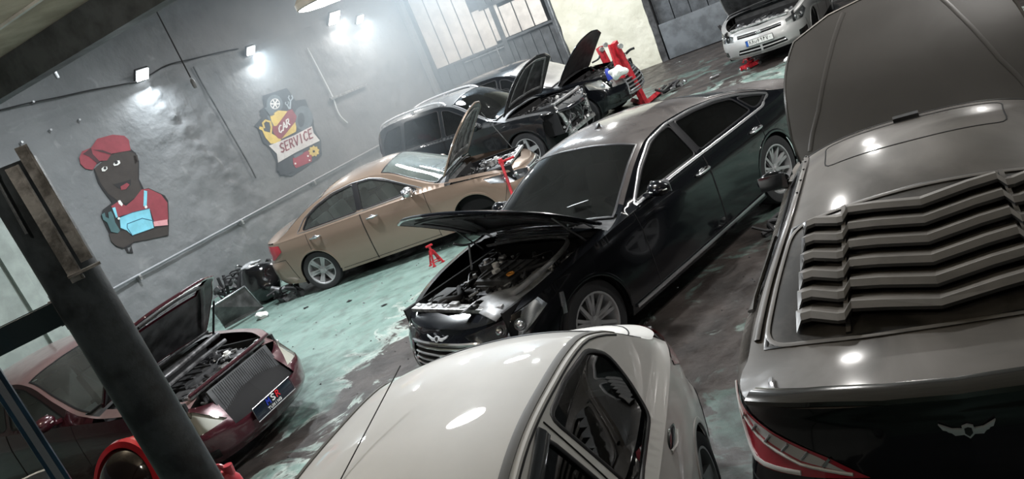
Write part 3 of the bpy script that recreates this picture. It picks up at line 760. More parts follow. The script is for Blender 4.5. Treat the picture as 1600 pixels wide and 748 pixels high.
K['floor'] = floor_mat()
K['wall'] = wall_mat('grey_painted_plaster', (.14, .148, .155), (.195, .203, .21), (.28, .288, .29))
K['beige'] = wall_mat('peeling_cream_plaster', (.50, .49, .40), (.62, .61, .52), (.36, .34, .28), 2.0, .5)
K['gate'] = mat('dark_gate_paint', (.065, .072, .08), .55, noise=.3, nscale=5, bump=.15)
K['cream'] = mat('cream_gate_panel', (.56, .54, .51), .55, noise=.12, nscale=3)
K['ceil'] = mat('stained_ceiling', (.36, .30, .23), .8, color2=(.50, .43, .34), nscale=1.5, bump=.2)
K['beam'] = mat('grey_beam_paint', (.085, .09, .095), .55, noise=.3, nscale=3)
K['roof'] = mat('roof_sheet', (.30, .30, .30), .8)

# floor (flat slab)
bm = B(); g = [(-14, -3), (20, -3), (20, 32), (-14, 32)]
A = [bm.verts.new((x, y, 0)) for x, y in g]; bm.faces.new(A); A2 = [bm.verts.new((x, y, -.15)) for x, y in g]; bm.faces.new(A2[::-1])
for i in range(4): bm.faces.new((A[i], A2[i], A2[(i + 1) % 4], A[(i + 1) % 4]))
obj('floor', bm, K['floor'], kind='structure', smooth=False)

# left wall: hand-laid plaster, really uneven (fine grid moved by noise, a rough ridge runs down from the first lamp)
import mathutils.noise as mn
def wall_relief(s, z):
    d = .035 * mn.fractal(Vector((s * .55, z * .8, 0)), 1.0, 2.0, 4) + .018 * mn.fractal(Vector((s * 2.2, z * 2.8, 5)), .9, 2.0, 5)
    # patched area under the first floodlight and its ragged edge
    e = (s - (10.55 + (4.35 - z) * .30)); k = math.exp(-(e / .10) ** 2) * (1 if 1.6 < z < 4.3 else 0)
    d += k * (.09 * mn.noise(Vector((s * 5, z * 6, 2))) + .03)
    if e > 0 and z < 4.4: d += (.03 * min(1, e / .4) * (.6 + mn.noise(Vector((s * 3.3, z * 3.3, 9)))) + .020 * mn.noise(Vector((s * 9, z * 11, 4)))) * max(0, 1 - e / 3)
    if abs(z - 4.25 + .03 * math.sin(s)) < .05: d += .02
    q = 1.0
    for (a, b_, c, e2) in ((8.1, 9.9, 1.45, 3.7), (12.0, 14.7, 1.0, 3.4)):   # the murals sit on smoothed plaster
        m = max(a - s, s - b_, c - z, z - e2, 0); q = min(q, .16 + .84 * min(1, m / .35))
    return d * q
bm = B(); NS, NZ = 300, 110; s0, s1, zz1 = 4.0, 19.85, 6.4; gr = []
for i in range(NS + 1):
    row = []
    for j in range(NZ + 1):
        s_ = s0 + (s1 - s0) * i / NS; z_ = zz1 * j / NZ; row.append(bm.verts.new(w3(s_, z_, wall_relief(s_, z_))))
    gr.append(row)
for i in range(NS):
    for j in range(NZ): bm.faces.new((gr[i][j], gr[i + 1][j], gr[i + 1][j + 1], gr[i][j + 1]))
a = [bm.verts.new(w3(s0, 0, -.25)), bm.verts.new(w3(s1, 0, -.25)), bm.verts.new(w3(s1, zz1, -.25)), bm.verts.new(w3(s0, zz1, -.25))]; bm.faces.new(a[::-1])
wl = obj('wall_left', bm, K['wall'], kind='structure')
# nearer stretch of the same side: pale painted wall seen left of the column
bm = B(); box(bm, w3(2.0, 1.62, .0), (.18, 10.1, 3.24), rot=rotz(-WALLH)); box(bm, w3(6.62, 1.62, .06), (.22, .22, 3.24), rot=rotz(-WALLH)); obj('wall_near', bm, mat('pale_green_wall', (.30, .34, .32), .6, noise=.15, nscale=2), kind='structure', smooth=False)
# back wall: cream plaster with a dark gate on each side
def bbox(bm, t0, t1, z0, z1, o0, o1, bev=0):
    box(bm, b3((t0 + t1) / 2, (z0 + z1) / 2, (o0 + o1) / 2), (t1 - t0, o1 - o0, z1 - z0), rot=rotz(math.atan2(BDIR[1], BDIR[0])), bev=bev)
bm = B(); bbox(bm, -.6, 3.98, 0, 6.4, -.5, -.3); bbox(bm, 6.3, 17, 0, 6.4, -.5, -.3); obj('wall_back', bm, K['gate'], kind='structure', smooth=False)
bm = B(); n = 40; gr = []
for i in range(n + 1):
    row = []
    for j in range(60):
        t = 4.0 + (6.27 - 4.0) * i / n; z = 6.4 * j / 59; tt = t + (.03 * mn.noise(Vector((z * 3, t, 0))) if i in (0, n) else 0)
        row.append(bm.verts.new(b3(tt, z, .05 + .03 * mn.fractal(Vector((t * 1.5, z * 1.5, 3)), .9, 2.0, 5))))
    gr.append(row)
for i in range(n):
    for j in range(59): bm.faces.new((gr[i][j], gr[i + 1][j], gr[i + 1][j + 1], gr[i][j + 1]))
for i in (0, n):
    q = [bm.verts.new(b3(4.0 if i == 0 else 6.27, z, -.3)) for z in (0, 6.4)]; bm.faces.new((gr[i][0], gr[i][59], q[1], q[0]))
obj('wall_pier', bm, K['beige'], kind='structure')
# corner duct at the meeting of both walls
bm = B(); box(bm, w3(19.45, 3.2, .10), (.14, .16, 6.4), rot=rotz(-WALLH), bev=.01); obj('trim_1', bm, K['wall'], kind='structure')

# gate with cream sheet panels: door_1 > frame, panels, boards
gt = bpy.data.objects.new('door_1', None); gt.location = Vector(b3(0, 0)); put(gt, kind='structure')
def gobj(name, bm, m, **kw):
    bmesh.ops.translate(bm, verts=bm.verts, vec=-Vector(b3(0, 0))); return obj(name, bm, m, gt, smooth=False, **kw)
tl = [0.14, .62, .98, 1.33, 1.78, 2.35, 2.42]
for i in range(9):
    x0 = .14 + i * .40 + (.02 if i else 0); x1 = .14 + (i + 1) * .40
    top = 6.3 if x1 < 2.0 else (2.95 if x1 > 2.6 else 3.1)
    if x0 > 2.7 and i == 7: pass
    bm = B(); bbox(bm, x0, x1 - .015, 2.04 if x1 < 2.3 else 2.12, min(top, 6.3), -.03 - .004 * (i % 2), -.0, bev=.004); gobj('gate_panel', bm, K['cream'])
for i in range(14):
    bm = B(); bbox(bm, .12 + i * .275, .12 + (i + 1) * .275 - .02, .05, 2.0, -.10, -.055 - .012 * (i % 2), bev=.004); gobj('gate_board', bm, K['gate'])
for i in range(8):
    bm = B(); bbox(bm, 2.02 + i * .24, 2.02 + (i + 1) * .24 - .02, 3.15, 6.3, -.12, -.06 - .012 * (i % 2), bev=.004); gobj('gate_board', bm, K['gate'])
bm = B(); bbox(bm, .08, 2.35, 1.98, 2.04, -.1, .02); bbox(bm, 2.35, 3.9, 2.04, 2.10, -.1, .02); bbox(bm, 2.3, 2.44, 0, 6.3, -.1, .03); bbox(bm, 3.84, 3.98, 0, 6.3, -.1, .04); bbox(bm, 2.0, 3.9, 3.05, 3.15, -.1, .03); bbox(bm, .02, .13, 0, 6.3, -.1, .04); gobj('gate_frame', bm, K['gate'])
bm = B(); bbox(bm, 3.92, 3.95, 0, 6.3, .04, .05); bbox(bm, 2.05, 2.08, .3, 1.98, -.05, .0); bbox(bm, 1.0, 2.3, 1.90, 1.93, -.05, .0); gobj('gate_edge_strip', bm, K['steel'])
# second dark opening right of the cream pier
g2 = bpy.data.objects.new('door_2', None); g2.location = Vector(b3(6.3, 0)); put(g2, kind='structure')
for i in range(22):
    bm = B(); bbox(bm, 6.45 + i * .45, 6.45 + (i + 1) * .45 - .02, .05, 6.3, -.25, -.19 - .02 * (i % 2), bev=.006)
    bmesh.ops.translate(bm, verts=bm.verts, vec=-Vector(b3(6.3, 0))); obj('gate_board', bm, K['gate'], g2, smooth=False)
bm = B(); bbox(bm, 6.27, 6.43, 0, 6.3, -.25, .06); bmesh.ops.translate(bm, verts=bm.verts, vec=-Vector(b3(6.3, 0))); obj('gate_post', bm, K['blackplastic'], g2, smooth=False)
bm = B(); bbox(bm, 6.48, 9.6, 0.02, .95, .10, .14, bev=.01); o = obj('steel_sheet', bm, mat('grey_sheet', (.10, .11, .12), .45, noise=.25, nscale=3), label='flat grey steel sheet standing against the dark gate right of the cream wall', cat='metal sheet')
# main roof, mezzanine slab and beam
bm = B(); box(bm, (3, 14, 6.5), (40, 40, .15)); obj('ceiling', bm, K['roof'], kind='structure', smooth=False)
def along(sv, zc, ln, wd, hg, nc=-6.0): return (WD * sv + WN * nc + np.array([0, 0, zc]), (ln, wd, hg))
bm = B(); c, sz = along(3.35, 4.80, 16, 6.3, .16, -6.0); box(bm, c, sz, rot=rotz(-WALLH)); obj('ceiling_mezzanine', bm, K['ceil'], kind='structure', smooth=False)
bm = B(); c, sz = along(6.58, 4.51, 16, .26, .40, -6.0)
for dz in (-.19, .19): box(bm, c + np.array([0, 0, dz]), (16, .26, .03), rot=rotz(-WALLH))
box(bm, c - WD * .115, (16, .025, .38), rot=rotz(-WALLH)); box(bm, c + WD * .115, (16, .025, .38), rot=rotz(-WALLH)); obj('trim_2', bm, K['beam'], kind='structure', smooth=False)
bm = B(); box(bm, WD * 5.55 + WN * -7 + np.array([0, 0, 4.705]), (14, .05, .03), rot=rotz(-WALLH)); obj('trim_3', bm, K['cream'], kind='structure', smooth=False)
# closing walls behind and to the right of the camera
bm = B(); box(bm, (3, -2.6, 3.2), (34, .2, 6.4)); obj('wall_rear', bm, K['gate'], kind='structure', smooth=False)
bm = B(); box(bm, (17.0, 14, 3.2), (.2, 36, 6.4)); obj('wall_right', bm, K['gate'], kind='structure', smooth=False)

# pipes, conduits and cables on the left wall
def wall_tube(name, pts, r, m, label, cat, off=.06, extra=None, **kw):
    bm = B(); tube(bm, [on_wall(x, y, off) for x, y in pts], r, sm=kw.pop('sm', True), n=10)
    if extra: extra(bm)
    return obj(name, bm, m, label=label, cat=cat, **kw)
pipe = thing('wall_pipe', 'long grey gas pipe running low along the left wall on brackets', 'pipe', on_wall(400, 329, .1))
bm = B(); tube(bm, [w3(s, 1.13 - .020 * (s - 8.26), .10) for s in np.linspace(5.5, 19.2, 30)], .022, sm=False, n=10); bmesh.ops.translate(bm, verts=bm.verts, vec=-pipe.location); obj('pipe_run', bm, mat('pipe_grey', (.30, .31, .33), .4, .3), pipe)
for s in (6.6, 8.42, 11.0, 13.35, 16.0, 18.5):
    z = 1.13 - .020 * (s - 8.26); bm = B(); box(bm, w3(s, z - .05, .07), (.13, .05, .10), rot=rotz(-WALLH), bev=.01); cyl(bm, w3(s, z - .05, .05), w3(s, z - .05, .14), .02); bmesh.ops.translate(bm, verts=bm.verts, vec=-pipe.location); obj('pipe_bracket', bm, K['alu'], pipe)
wall_tube('wall_conduit', [(480, 75), (495, 103), (508, 128), (520, 152), (527, 172), (534, 184), (543, 192)], .018, mat('pale_conduit', (.62, .66, .68), .4), 'thin pale conduit hanging bent down the wall right of the service mural', 'conduit', off=.07)
bm = B(); p, q = on_wall(516, 155, .10), on_wall(573, 132, .10); d = (q - p); box(bm, (p + q) / 2, (.07, np.linalg.norm(d), .06), rot=Vector(d).to_track_quat('Y', 'Z').to_matrix(), bev=.006)
for k in (.1, .9): cyl(bm, p + d * k, p + d * k - WN * .1, .015)
obj('wall_rail', bm, K['steel'], label='short galvanised rail fixed across the thin conduit on the wall', cat='rail')
for (a, b_, lab) in (((238, 5), (300, 132), 'long black cable hanging from the beam with a grey lamp socket at its end'), ((76, 96), (80, 121), 'short black cable with a lamp socket hanging under the beam at the left')):
    pa = at_range(a[0], a[1], 11.2 if a[0] > 100 else 12.6); pb = np.array([pa[0], pa[1], 0]); r_ = ray(*b_); t = (pa @ CF - CP @ CF) / (r_ @ CF)
    pb[2] = (CP + r_ * t)[2]
    pa[2] = 6.4
    tg = thing('hanging_socket', lab, 'lamp socket', pb); bm = B(); cyl(bm, (0, 0, .1), (0, 0, pa[2] - pb[2]), .009, n=6); obj('cable', bm, K['rubber'], tg)
    bm = B(); lathe(bm, [(.001, -.04), (.022, -.035), (.028, .0), (.028, .06), (.012, .09), (.001, .09)], axis='Z', n=14); bmesh.ops.recalc_face_normals(bm, faces=bm.faces); obj('socket', bm, K['greyplastic'], tg)
# thin cable along the upper wall (runs just under the ledge)
wall_tube('wall_cable', [(0, 172), (40, 162), (90, 152), (140, 141), (190, 132), (222, 124), (260, 102), (300, 92), (350, 80), (372, 76)], .012, K['rubber'], 'thin dark cable sagging along the upper left wall past the first floodlight', 'cable', off=.07)
wall_tube('wall_cable_drop', [(302, 104), (318, 134), (338, 168), (362, 210), (388, 255), (400, 278)], .016, K['blackplastic'], 'dark cable dropping down the wall between the two murals', 'cable', off=.06)
bm = B()
for (x, y) in [(32, 223), (77, 204), (122, 188), (50, 160)]: p = on_wall(x, y, .05); cyl(bm, p, p + WN * .06, .02, n=8)
obj('anchor_stubs', bm, K['steel'], wl, kind='stuff')

# floodlights on the left wall
def flood(px, py, label, w, power, tilt=.5):
    p = on_wall(px, py, .22); t = thing('wall_floodlight', label, 'floodlight', p, -WALLH, 'floodlights on the left wall')
    bm = B(); box(bm, (-.10, 0, .06), (.05, w + .05, w * .8 + .04), rot=Matrix.Rotation(R(40), 3, 'Y'), bev=.01); box(bm, (-.17, 0, .0), (.10, .05, .05)); obj('housing', bm, K['blackplastic'], t)
    bm = B(); box(bm, (-.07, 0, .035), (.012, w, w * .8), rot=Matrix.Rotation(R(40), 3, 'Y'), bev=.004)
    obj('led_panel', bm, mat('led_face', (1, 1, 1), .5, emit=((.93, .98, 1.0), 26)), t)
    area('floodlight', p + WN * .03 + np.array([0, 0, -.09]), .18, power, (.90, .97, 1.0), target=p + WN * .55 + np.array([0, 0, -1.5]), spread=170)
flood(228, 118, 'white floodlight on the wall above the mechanic mural', .26, 34)
flood(397, 80, 'white floodlight on the wall above the service mural', .22, 24)
flood(527, 29, 'larger of the two floodlights under the big round lamp', .38, 26)
flood(567, 31, 'smaller floodlight, right one under the big round lamp', .24, 24)
def round_lamp(loc, r, label, group=None, st=14):
    t = thing('round_ceiling_lamp', label, 'ceiling lamp', loc, 0, group)
    bm = B(); lathe(bm, [(.001, .10), (r * .8, .09), (r, .02), (r, -.02), (r * .96, -.03)], axis='Z', n=36); bmesh.ops.recalc_face_normals(bm, faces=bm.faces); obj('lamp_rim', bm, K['white'], t)
    bm = B(); lathe(bm, [(.001, -.05), (r * .5, -.048), (r * .85, -.038), (r * .955, -.025)], axis='Z', n=36); bmesh.ops.recalc_face_normals(bm, faces=bm.faces); obj('lamp_diffuser', bm, mat('diffuser%d' % st, (1, 1, 1), .5, emit=((1, .98, .95), st)), t)
    bm = B(); cyl(bm, (0, 0, .1), (0, 0, (6.42 if loc[2] > 4.6 else 4.72) - loc[2]), .012, n=8); obj('lamp_rod', bm, K['steel'], t)
big = at_range(525, -12, 6.5); round_lamp(big, .33, 'big round glowing lamp hanging at the top edge of the photograph', None, 40)
area('big_lamp', big - np.array([0, 0, .09]), .3, 110, (.93, .97, 1.0))
area('far_fill', (1.5, 19.5, 5.6), .5, 230, (.88, .95, 1.0)); round_lamp((1.5, 19.5, 5.7), .26, 'lamp under the roof above the black SUV', None, 30)  # added lamp, its power set to lighten the gate panels
area('far_fill', (0.9, 17.6, 5.9), 1.2, 200, (.80, .91, 1.0)); round_lamp((0.9, 17.6, 6.0), .62, 'lamp under the roof between the bronze sedan and the SUV', None, 30)  # added broad lamp, sized and placed to make the haze glow

LAMP_AT = ['above the white sedan roof', 'above the raised coupe bonnet', 'between the maroon car and the black sedan nose', 'above the black sedan roof', 'above the tail of the bronze sedan', 'above the nose of the bronze sedan', 'right of the black sedan boot', 'above the silver sedan', 'in front of the cream wall', 'over the floor right of the coupe']
for l, w_ in zip(HALL_LAMPS, LAMP_AT): round_lamp(l, .13, 'small round lamp hanging ' + w_, 'round lamps under the hall roof', 30)

# murals: flat painted shapes on the plaster, each colour field a thin layer
def mural(name, label, cat, origin, scale, shapes):
    c = on_wall(origin[0] + 100 / scale * 3, origin[1] + 100 / scale * 3); t = thing(name, label, cat, c)
    for nm, m, lev, polys in shapes:
        bm = B()
        for pl in polys:
            P = [(origin[0] + x / scale, origin[1] + y / scale) for x, y in pl]
            prism(bm, P, lambda x, y, h: on_wall(x, y, h), .012, .024 + lev * .003)
        bmesh.ops.translate(bm, verts=bm.verts, vec=-t.location); obj(nm, bm, m, t, smooth=False)
    return t
def circ(cx, cy, rx, ry=None, n=16, a0=0): ry = ry or rx; return [(cx + rx * math.cos(a0 + 2 * math.pi * i / n), cy + ry * math.sin(a0 + 2 * math.pi * i / n)) for i in range(n)]
def pm(n, c): return mat('mural_' + n, c, .6, noise=.10, nscale=4)
def stroke(pts, w):
    out = []
    for (a, b_) in zip(pts, pts[1:]):
        a, b_ = np.array(a, float), np.array(b_, float); d = (b_ - a) / np.linalg.norm(b_ - a); n = np.array([-d[1], d[0]]) * w / 2; out.append([tuple(a - d * w * .3 + n), tuple(b_ + d * w * .3 + n), tuple(b_ + d * w * .3 - n), tuple(a - d * w * .3 - n)])
    return out
skin, blk, mar, blu, pnk, wht, teal = pm('skin', (.040, .033, .030)), pm('black', (.015, .015, .017)), pm('maroon', (.25, .045, .06)), pm('blue', (.20, .55, .68)), pm('pink', (.62, .30, .32)), pm('white', (.75, .75, .73)), pm('teal', (.06, .13, .14))
mural('mechanic_mural', 'wall painting of a mechanic in red cap and blue overalls holding a spanner', 'mural', (100, 190), 3.56, [
    ('mural_outline', blk, 0, [[(165, 265), (190, 340), (215, 380), (268, 450), (215, 490), (205, 525), (262, 640), (262, 665), (290, 692), (325, 705), (372, 690), (385, 672), (582, 632), (584, 560), (580, 440), (560, 410), (470, 368), (445, 375), (418, 320), (418, 220), (400, 175), (370, 150), (250, 190)], [(340, 703), (352, 700), (362, 725), (375, 690), (385, 730), (352, 728)]]),
    ('face', skin, 1, [[(170, 262), (205, 345), (245, 400), (300, 440), (345, 455), (400, 420), (430, 375), (412, 320), (412, 225), (395, 180), (370, 165), (330, 160), (260, 185), (215, 220)], [(385, 190), (408, 185), (415, 215), (395, 235)]]),
    ('arms', skin, 1, [[(250, 625), (300, 612), (345, 605), (380, 640), (500, 598), (580, 580), (580, 630), (470, 655), (390, 668), (330, 700), (290, 690), (262, 665)]]),
    ('cap', mar, 2, [[(85, 200), (100, 165), (150, 145), (185, 95), (270, 72), (335, 78), (360, 100), (372, 160), (330, 166), (265, 178), (240, 215), (190, 220), (160, 268), (120, 262), (92, 235)]]),
    ('cap_shade', pm('darkmar', (.06, .025, .03)), 3, [[(105, 180), (150, 145), (160, 180), (200, 222), (185, 232), (140, 195)], [(160, 155), (215, 158), (262, 176), (262, 184), (210, 170)]]),
    ('shirt', mar, 2, [[(262, 470), (300, 445), (345, 468), (390, 430), (430, 378), (470, 372), (540, 405), (575, 450), (580, 545), (500, 555), (480, 490), (330, 520), (300, 530)]]),
    ('overalls', blu, 3, [[(310, 533), (380, 505), (475, 482), (500, 590), (380, 632), (350, 605), (315, 590)], [(268, 480), (285, 475), (300, 530), (290, 535)], [(445, 382), (463, 386), (460, 468), (442, 470)]]),
    ('pocket_line', pm('navy', (.02, .09, .16)), 4, stroke([(380, 632), (352, 590), (352, 568), (435, 537), (500, 552)], 4) + stroke([(310, 533), (380, 505), (475, 482)], 3)),
    ('buttons', wht, 5, [circ(305, 538, 7), circ(456, 474, 8)]), ('cuff', pnk, 4, [[(497, 556), (575, 543), (578, 575), (502, 582)]]),
    ('collar', wht, 3, [[(300, 440), (312, 436), (328, 458), (322, 470), (305, 456)]]),
    ('mouth', mar, 3, [[(315, 360), (350, 340), (365, 350), (345, 375), (318, 380)]]),
    ('lips', blk, 2, [[(275, 348), (330, 335), (372, 320), (372, 350), (345, 378), (300, 370)]]),
    ('eyes', wht, 4, [[(208, 262), (220, 250), (240, 250), (242, 262), (228, 276), (212, 276)], [(273, 238), (285, 218), (308, 215), (314, 230), (300, 242), (280, 246)]]),
    ('pupils', blk, 5, [circ(228, 258, 8), circ(290, 226, 10)]),
    ('spanner', teal, 5, [[(210, 515), (226, 505), (232, 530), (250, 538), (246, 505), (262, 497), (275, 520), (285, 560), (312, 605), (300, 620), (262, 612), (240, 560), (218, 545)]]),
])
yel, gry, dgr = pm('yellow', (.66, .50, .13)), pm('midgrey', (.13, .16, .18)), pm('darkgrey', (.055, .065, .075))
def gear(cx, cy, r, n, k=.22): return [(cx + r * (1 + (k if (i // 2) % 2 else 0)) * math.cos(math.pi * i / n), cy + r * (1 + (k if (i // 2) % 2 else 0)) * math.sin(math.pi * i / n)) for i in range(2 * n)]
mt = mural('service_mural', 'wall painting of car parts around a yellow shield reading CAR SERVICE', 'mural', (390, 130), 4.823, [
    ('mural_ground', dgr, 0, [[(95, 95), (280, 35), (300, 60), (345, 130), (420, 120), (480, 270), (490, 350), (538, 430), (545, 545), (470, 600), (320, 700), (225, 690), (200, 640), (205, 590), (150, 480), (105, 450), (65, 340), (35, 320), (90, 260), (75, 205), (110, 175)]]),
    ('tyre', gry, 2, [circ(405, 262, 72, 92, 20), circ(188, 158, 62, 72, 20)]), ('tyre_hole', dgr, 3, [circ(388, 275, 26, 55, 16)]),
    ('wheel_rim', wht, 3, sum([stroke([(192, 155), (192 + 34 * math.cos(k), 155 + 38 * math.sin(k))], 9) for k in np.linspace(0, 5.24, 6)], []) + stroke([(192 + 34 * math.cos(k), 155 + 38 * math.sin(k)) for k in np.linspace(0, 6.283, 17)], 5)),
    ('spanners', pm('ltgrey', (.35, .42, .46)), 3, stroke([(305, 190), (308, 130)], 12) + stroke([(308, 135), (292, 108), (298, 95)], 9) + stroke([(308, 135), (325, 112), (318, 92)], 9) + stroke([(298, 192), (285, 165)], 10) + stroke([(285, 168), (270, 155), (272, 142)], 7) + stroke([(285, 168), (293, 150), (290, 138)], 7)),
    ('piston', gry, 3, [[(110, 185), (135, 180), (190, 235), (160, 250)], stroke([(140, 250), (210, 380)], 14)[0]]),
    ('shield', yel, 3, [[(155, 245), (215, 205), (285, 210), (340, 270), (352, 330), (350, 365), (240, 420), (190, 340), (165, 290)]]),
    ('oil_can', yel, 4, [[(75, 325), (100, 330), (110, 360), (150, 370), (205, 400), (240, 425), (210, 452), (160, 455), (120, 410), (95, 355), (72, 345)]] + stroke([(110, 335), (100, 300), (120, 280), (155, 290), (165, 330), (160, 380)], 14)),
    ('red_band', mar, 5, [[(170, 325), (205, 320), (290, 205), (320, 195), (355, 250), (345, 290), (240, 420), (215, 415), (180, 375)]]),
    ('ribbon', pm('ribbon', (.62, .61, .60)), 6, [[(145, 470), (330, 395), (470, 322), (483, 375), (530, 432), (350, 520), (215, 598), (205, 530)]]),
    ('engine', pm('engred', (.32, .04, .06)), 4, [[(325, 565), (440, 505), (470, 545), (468, 590), (350, 640), (330, 610)]]), ('engine_lid', gry, 5, [[(330, 545), (400, 512), (405, 530), (340, 565)]]),
    ('engine_bolts', wht, 6, [circ(345, 605, 7), circ(440, 548, 7), circ(452, 580, 6)]),
    ('yellow_gear', yel, 5, [gear(485, 512, 34, 18)]), ('gear_hub', blk, 6, [circ(484, 513, 9)]),
    ('grey_gear', pm('gear', (.045, .05, .058)), 5, [gear(265, 635, 54, 16)]), ('grey_gear_hub', dgr, 6, [circ(265, 622, 18)]),
])
def letters(glyphs, place, w, lev):
    out = []
    for g_, o in glyphs:
        for st_ in GL[g_]: out += stroke([place(o, x, y) for x, y in st_], w)
    return out
GL = {'C': [[(.9, .15), (.5, 0), (.1, .25), (.1, .75), (.5, 1), (.9, .85)]], 'A': [[(0, 1), (.5, 0), (1, 1)], [(.2, .65), (.8, .65)]], 'R': [[(.1, 1), (.1, 0), (.7, .05), (.8, .28), (.6, .5), (.1, .5)], [(.45, .5), (.95, 1)]],
      'S': [[(.9, .12), (.5, 0), (.1, .2), (.3, .45), (.75, .58), (.9, .82), (.5, 1), (.1, .88)]], 'E': [[(.9, 0), (.1, 0), (.1, 1), (.9, 1)], [(.1, .5), (.75, .5)]], 'V': [[(0, 0), (.5, 1), (1, 0)]], 'I': [[(.5, 0), (.5, 1)]],
      'T': [[(0, 0), (1, 0)], [(.5, 0), (.5, 1)]], 'U': [[(.1, 0), (.1, .8), (.5, 1), (.9, .8), (.9, 0)]], 'N': [[(.1, 1), (.1, 0), (.9, 1), (.9, 0)]], 'G': [[(.9, .15), (.5, 0), (.1, .25), (.1, .75), (.5, 1), (.9, .8), (.9, .55), (.55, .55)]], 'M': [[(.05, 1), (.1, 0), (.5, .6), (.9, 0), (.95, 1)]]}
def lay(origin, base, up, n, w):  # image-plane letter row in the mural's own plane
    def f(o, x, y): return (origin[0] + base[0] * (o + x * w) + up[0] * (1 - y), origin[1] + base[1] * (o + x * w) + up[1] * (1 - y))
    return f
def mural_text(word, m, origin, base, up, cw, w, lev, name):
    f = lay(origin, base, up, len(word), cw); bm = B(); sc = 4.823
    for pl in letters([(c, i) for i, c in enumerate(word)], lambda o, x, y: f(o, x, y), w, 0):
        prism(bm, [(390 + x / sc, 130 + y / sc) for x, y in pl], lambda x, y, h: on_wall(x, y, h), .03, .024 + lev * .003)
    bmesh.ops.translate(bm, verts=bm.verts, vec=-mt.location); obj(name, bm, m, mt, smooth=False)
mural_text('CAR', wht, (225, 380), (28, -24), (-8, -52), .85, 9, 8, 'car_lettering')
mural_text('SERVICE', mar, (238, 525), (35.5, -17.5), (-14, -66), .82, 9, 9, 'service_lettering')
PM = (-5.876, 9.031, -0.52686)
SUVP = (-0.75, 16.75, R(-36.5))
_h = R(-36); _H = on_z(941, 136, .76); CP2 = (_H[0] - (3.25 * math.cos(_h) + .72 * math.sin(_h)), _H[1] - (3.25 * math.sin(_h) - .72 * math.cos(_h)), _h)
SILP = (7.774, 17.903, R(-123.9))
# ================================================================ the cars
def std_top(ws=(1.6, 2.42), rg=(-.45, .35), hood=(2.5, 3.62), hv=.88, extra=(), wsv=.93, rgv=.92):
    L = []
    L += list(extra)
    L.append(('windscreen', [(ws[0], -wsv), (ws[0] + .05, -.5), (ws[0] + .06, 0), (ws[0] + .05, .5), (ws[0], wsv), ((ws[0] + ws[1]) / 2, wsv), (ws[1] - .06, wsv), (ws[1] + .03, .5), (ws[1] + .06, 0), (ws[1] + .03, -.5), (ws[1] - .06, -wsv), ((ws[0] + ws[1]) / 2, -wsv)]))
    if rg: L.append(('rear_window', [(rg[1], -rgv), (rg[1] + .04, 0), (rg[1], rgv), ((rg[0] + rg[1]) / 2, rgv), (rg[0] + .06, rgv), (rg[0], .5), (rg[0] - .03, 0), (rg[0], -.5), (rg[0] + .06, -rgv), ((rg[0] + rg[1]) / 2, -rgv)]))
    if hood:
        h0, h1 = hood
        L.append(('hood', [(h0, -hv), (h0 + .03, 0), (h0, hv), ((h0 + h1) / 2, hv + .01), (h1 - .18, hv), (h1 - .06, .6), (h1, 0), (h1 - .06, -.6), (h1 - .18, -hv), ((h0 + h1) / 2, -hv - .01)]))
        L.append(('cowl', [(ws[1] - .1, -.97), (ws[1] - .1, .97), (h0 + .04, .97), (h0 + .04, -.97)]))
        L.append(('bonnet_surround', [(ws[1] - .2, -1.1), (ws[1] - .2, 1.1), (5, 1.1), (5, -1.1)]))
    return L
black = mat('black_car_paint', (.004, .0045, .006), .16, coat=.55, spec=.35)
P_sedan = dusty('dusty_black_sedan_paint', (.004, .0045, .006), (.062, .048, .042), .48, .14, thin=.6)
P_coupe = dusty('dusty_black_coupe_paint', (.006, .006, .006), (.098, .083, .068), .97, .14, 1.3, thin=.45)
P_hood = dusty('thickly_dusty_hood_paint', (.03, .028, .026), (.05, .045, .04), .9, .25, 2.0)
P_white = mat('white_car_paint', (.70, .69, .665), .6, coat=.8, noise=.03, nscale=2, spec=.3)
P_tan = mat('bronze_car_paint', (.265, .195, .15), .28, .35, coat=1.0)
P_maroon = mat('maroon_car_paint', (.05, .008, .014), .25, .2, coat=.8)
P_maroon_top = dusty('dusty_maroon_paint', (.10, .015, .025), (.24, .20, .19), .6, .2)
P_suv = dusty('dusty_black_suv_paint', (.008, .009, .011), (.20, .20, .20), .45, .15)
P_silver = mat('silver_car_paint', (.36, .36, .355), .4, .3, coat=.8)
COMMON_OFFS = {'headlight': .004, 'taillight': .006, 'grille': -.03, 'lower_grille': -.03, 'fog_lamp': -.01, 'cowl': -.02}
def base(**k):
    d = dict(mats={'windscreen': K['tintglass'], 'rear_window': K['tintglass'], 'cowl': K['blackplastic'], 'headlight': K['lens'], 'taillight': K['redlens'], 'grille': K['void'], 'lower_grille': K['void'], 'fog_lamp': K['lens']},
             offs=dict(COMMON_OFFS), topholes=('hood',)); d['mats'].update(k.pop('mats', {})); d['offs'].update(k.pop('offs', {})); d.update(k); return d

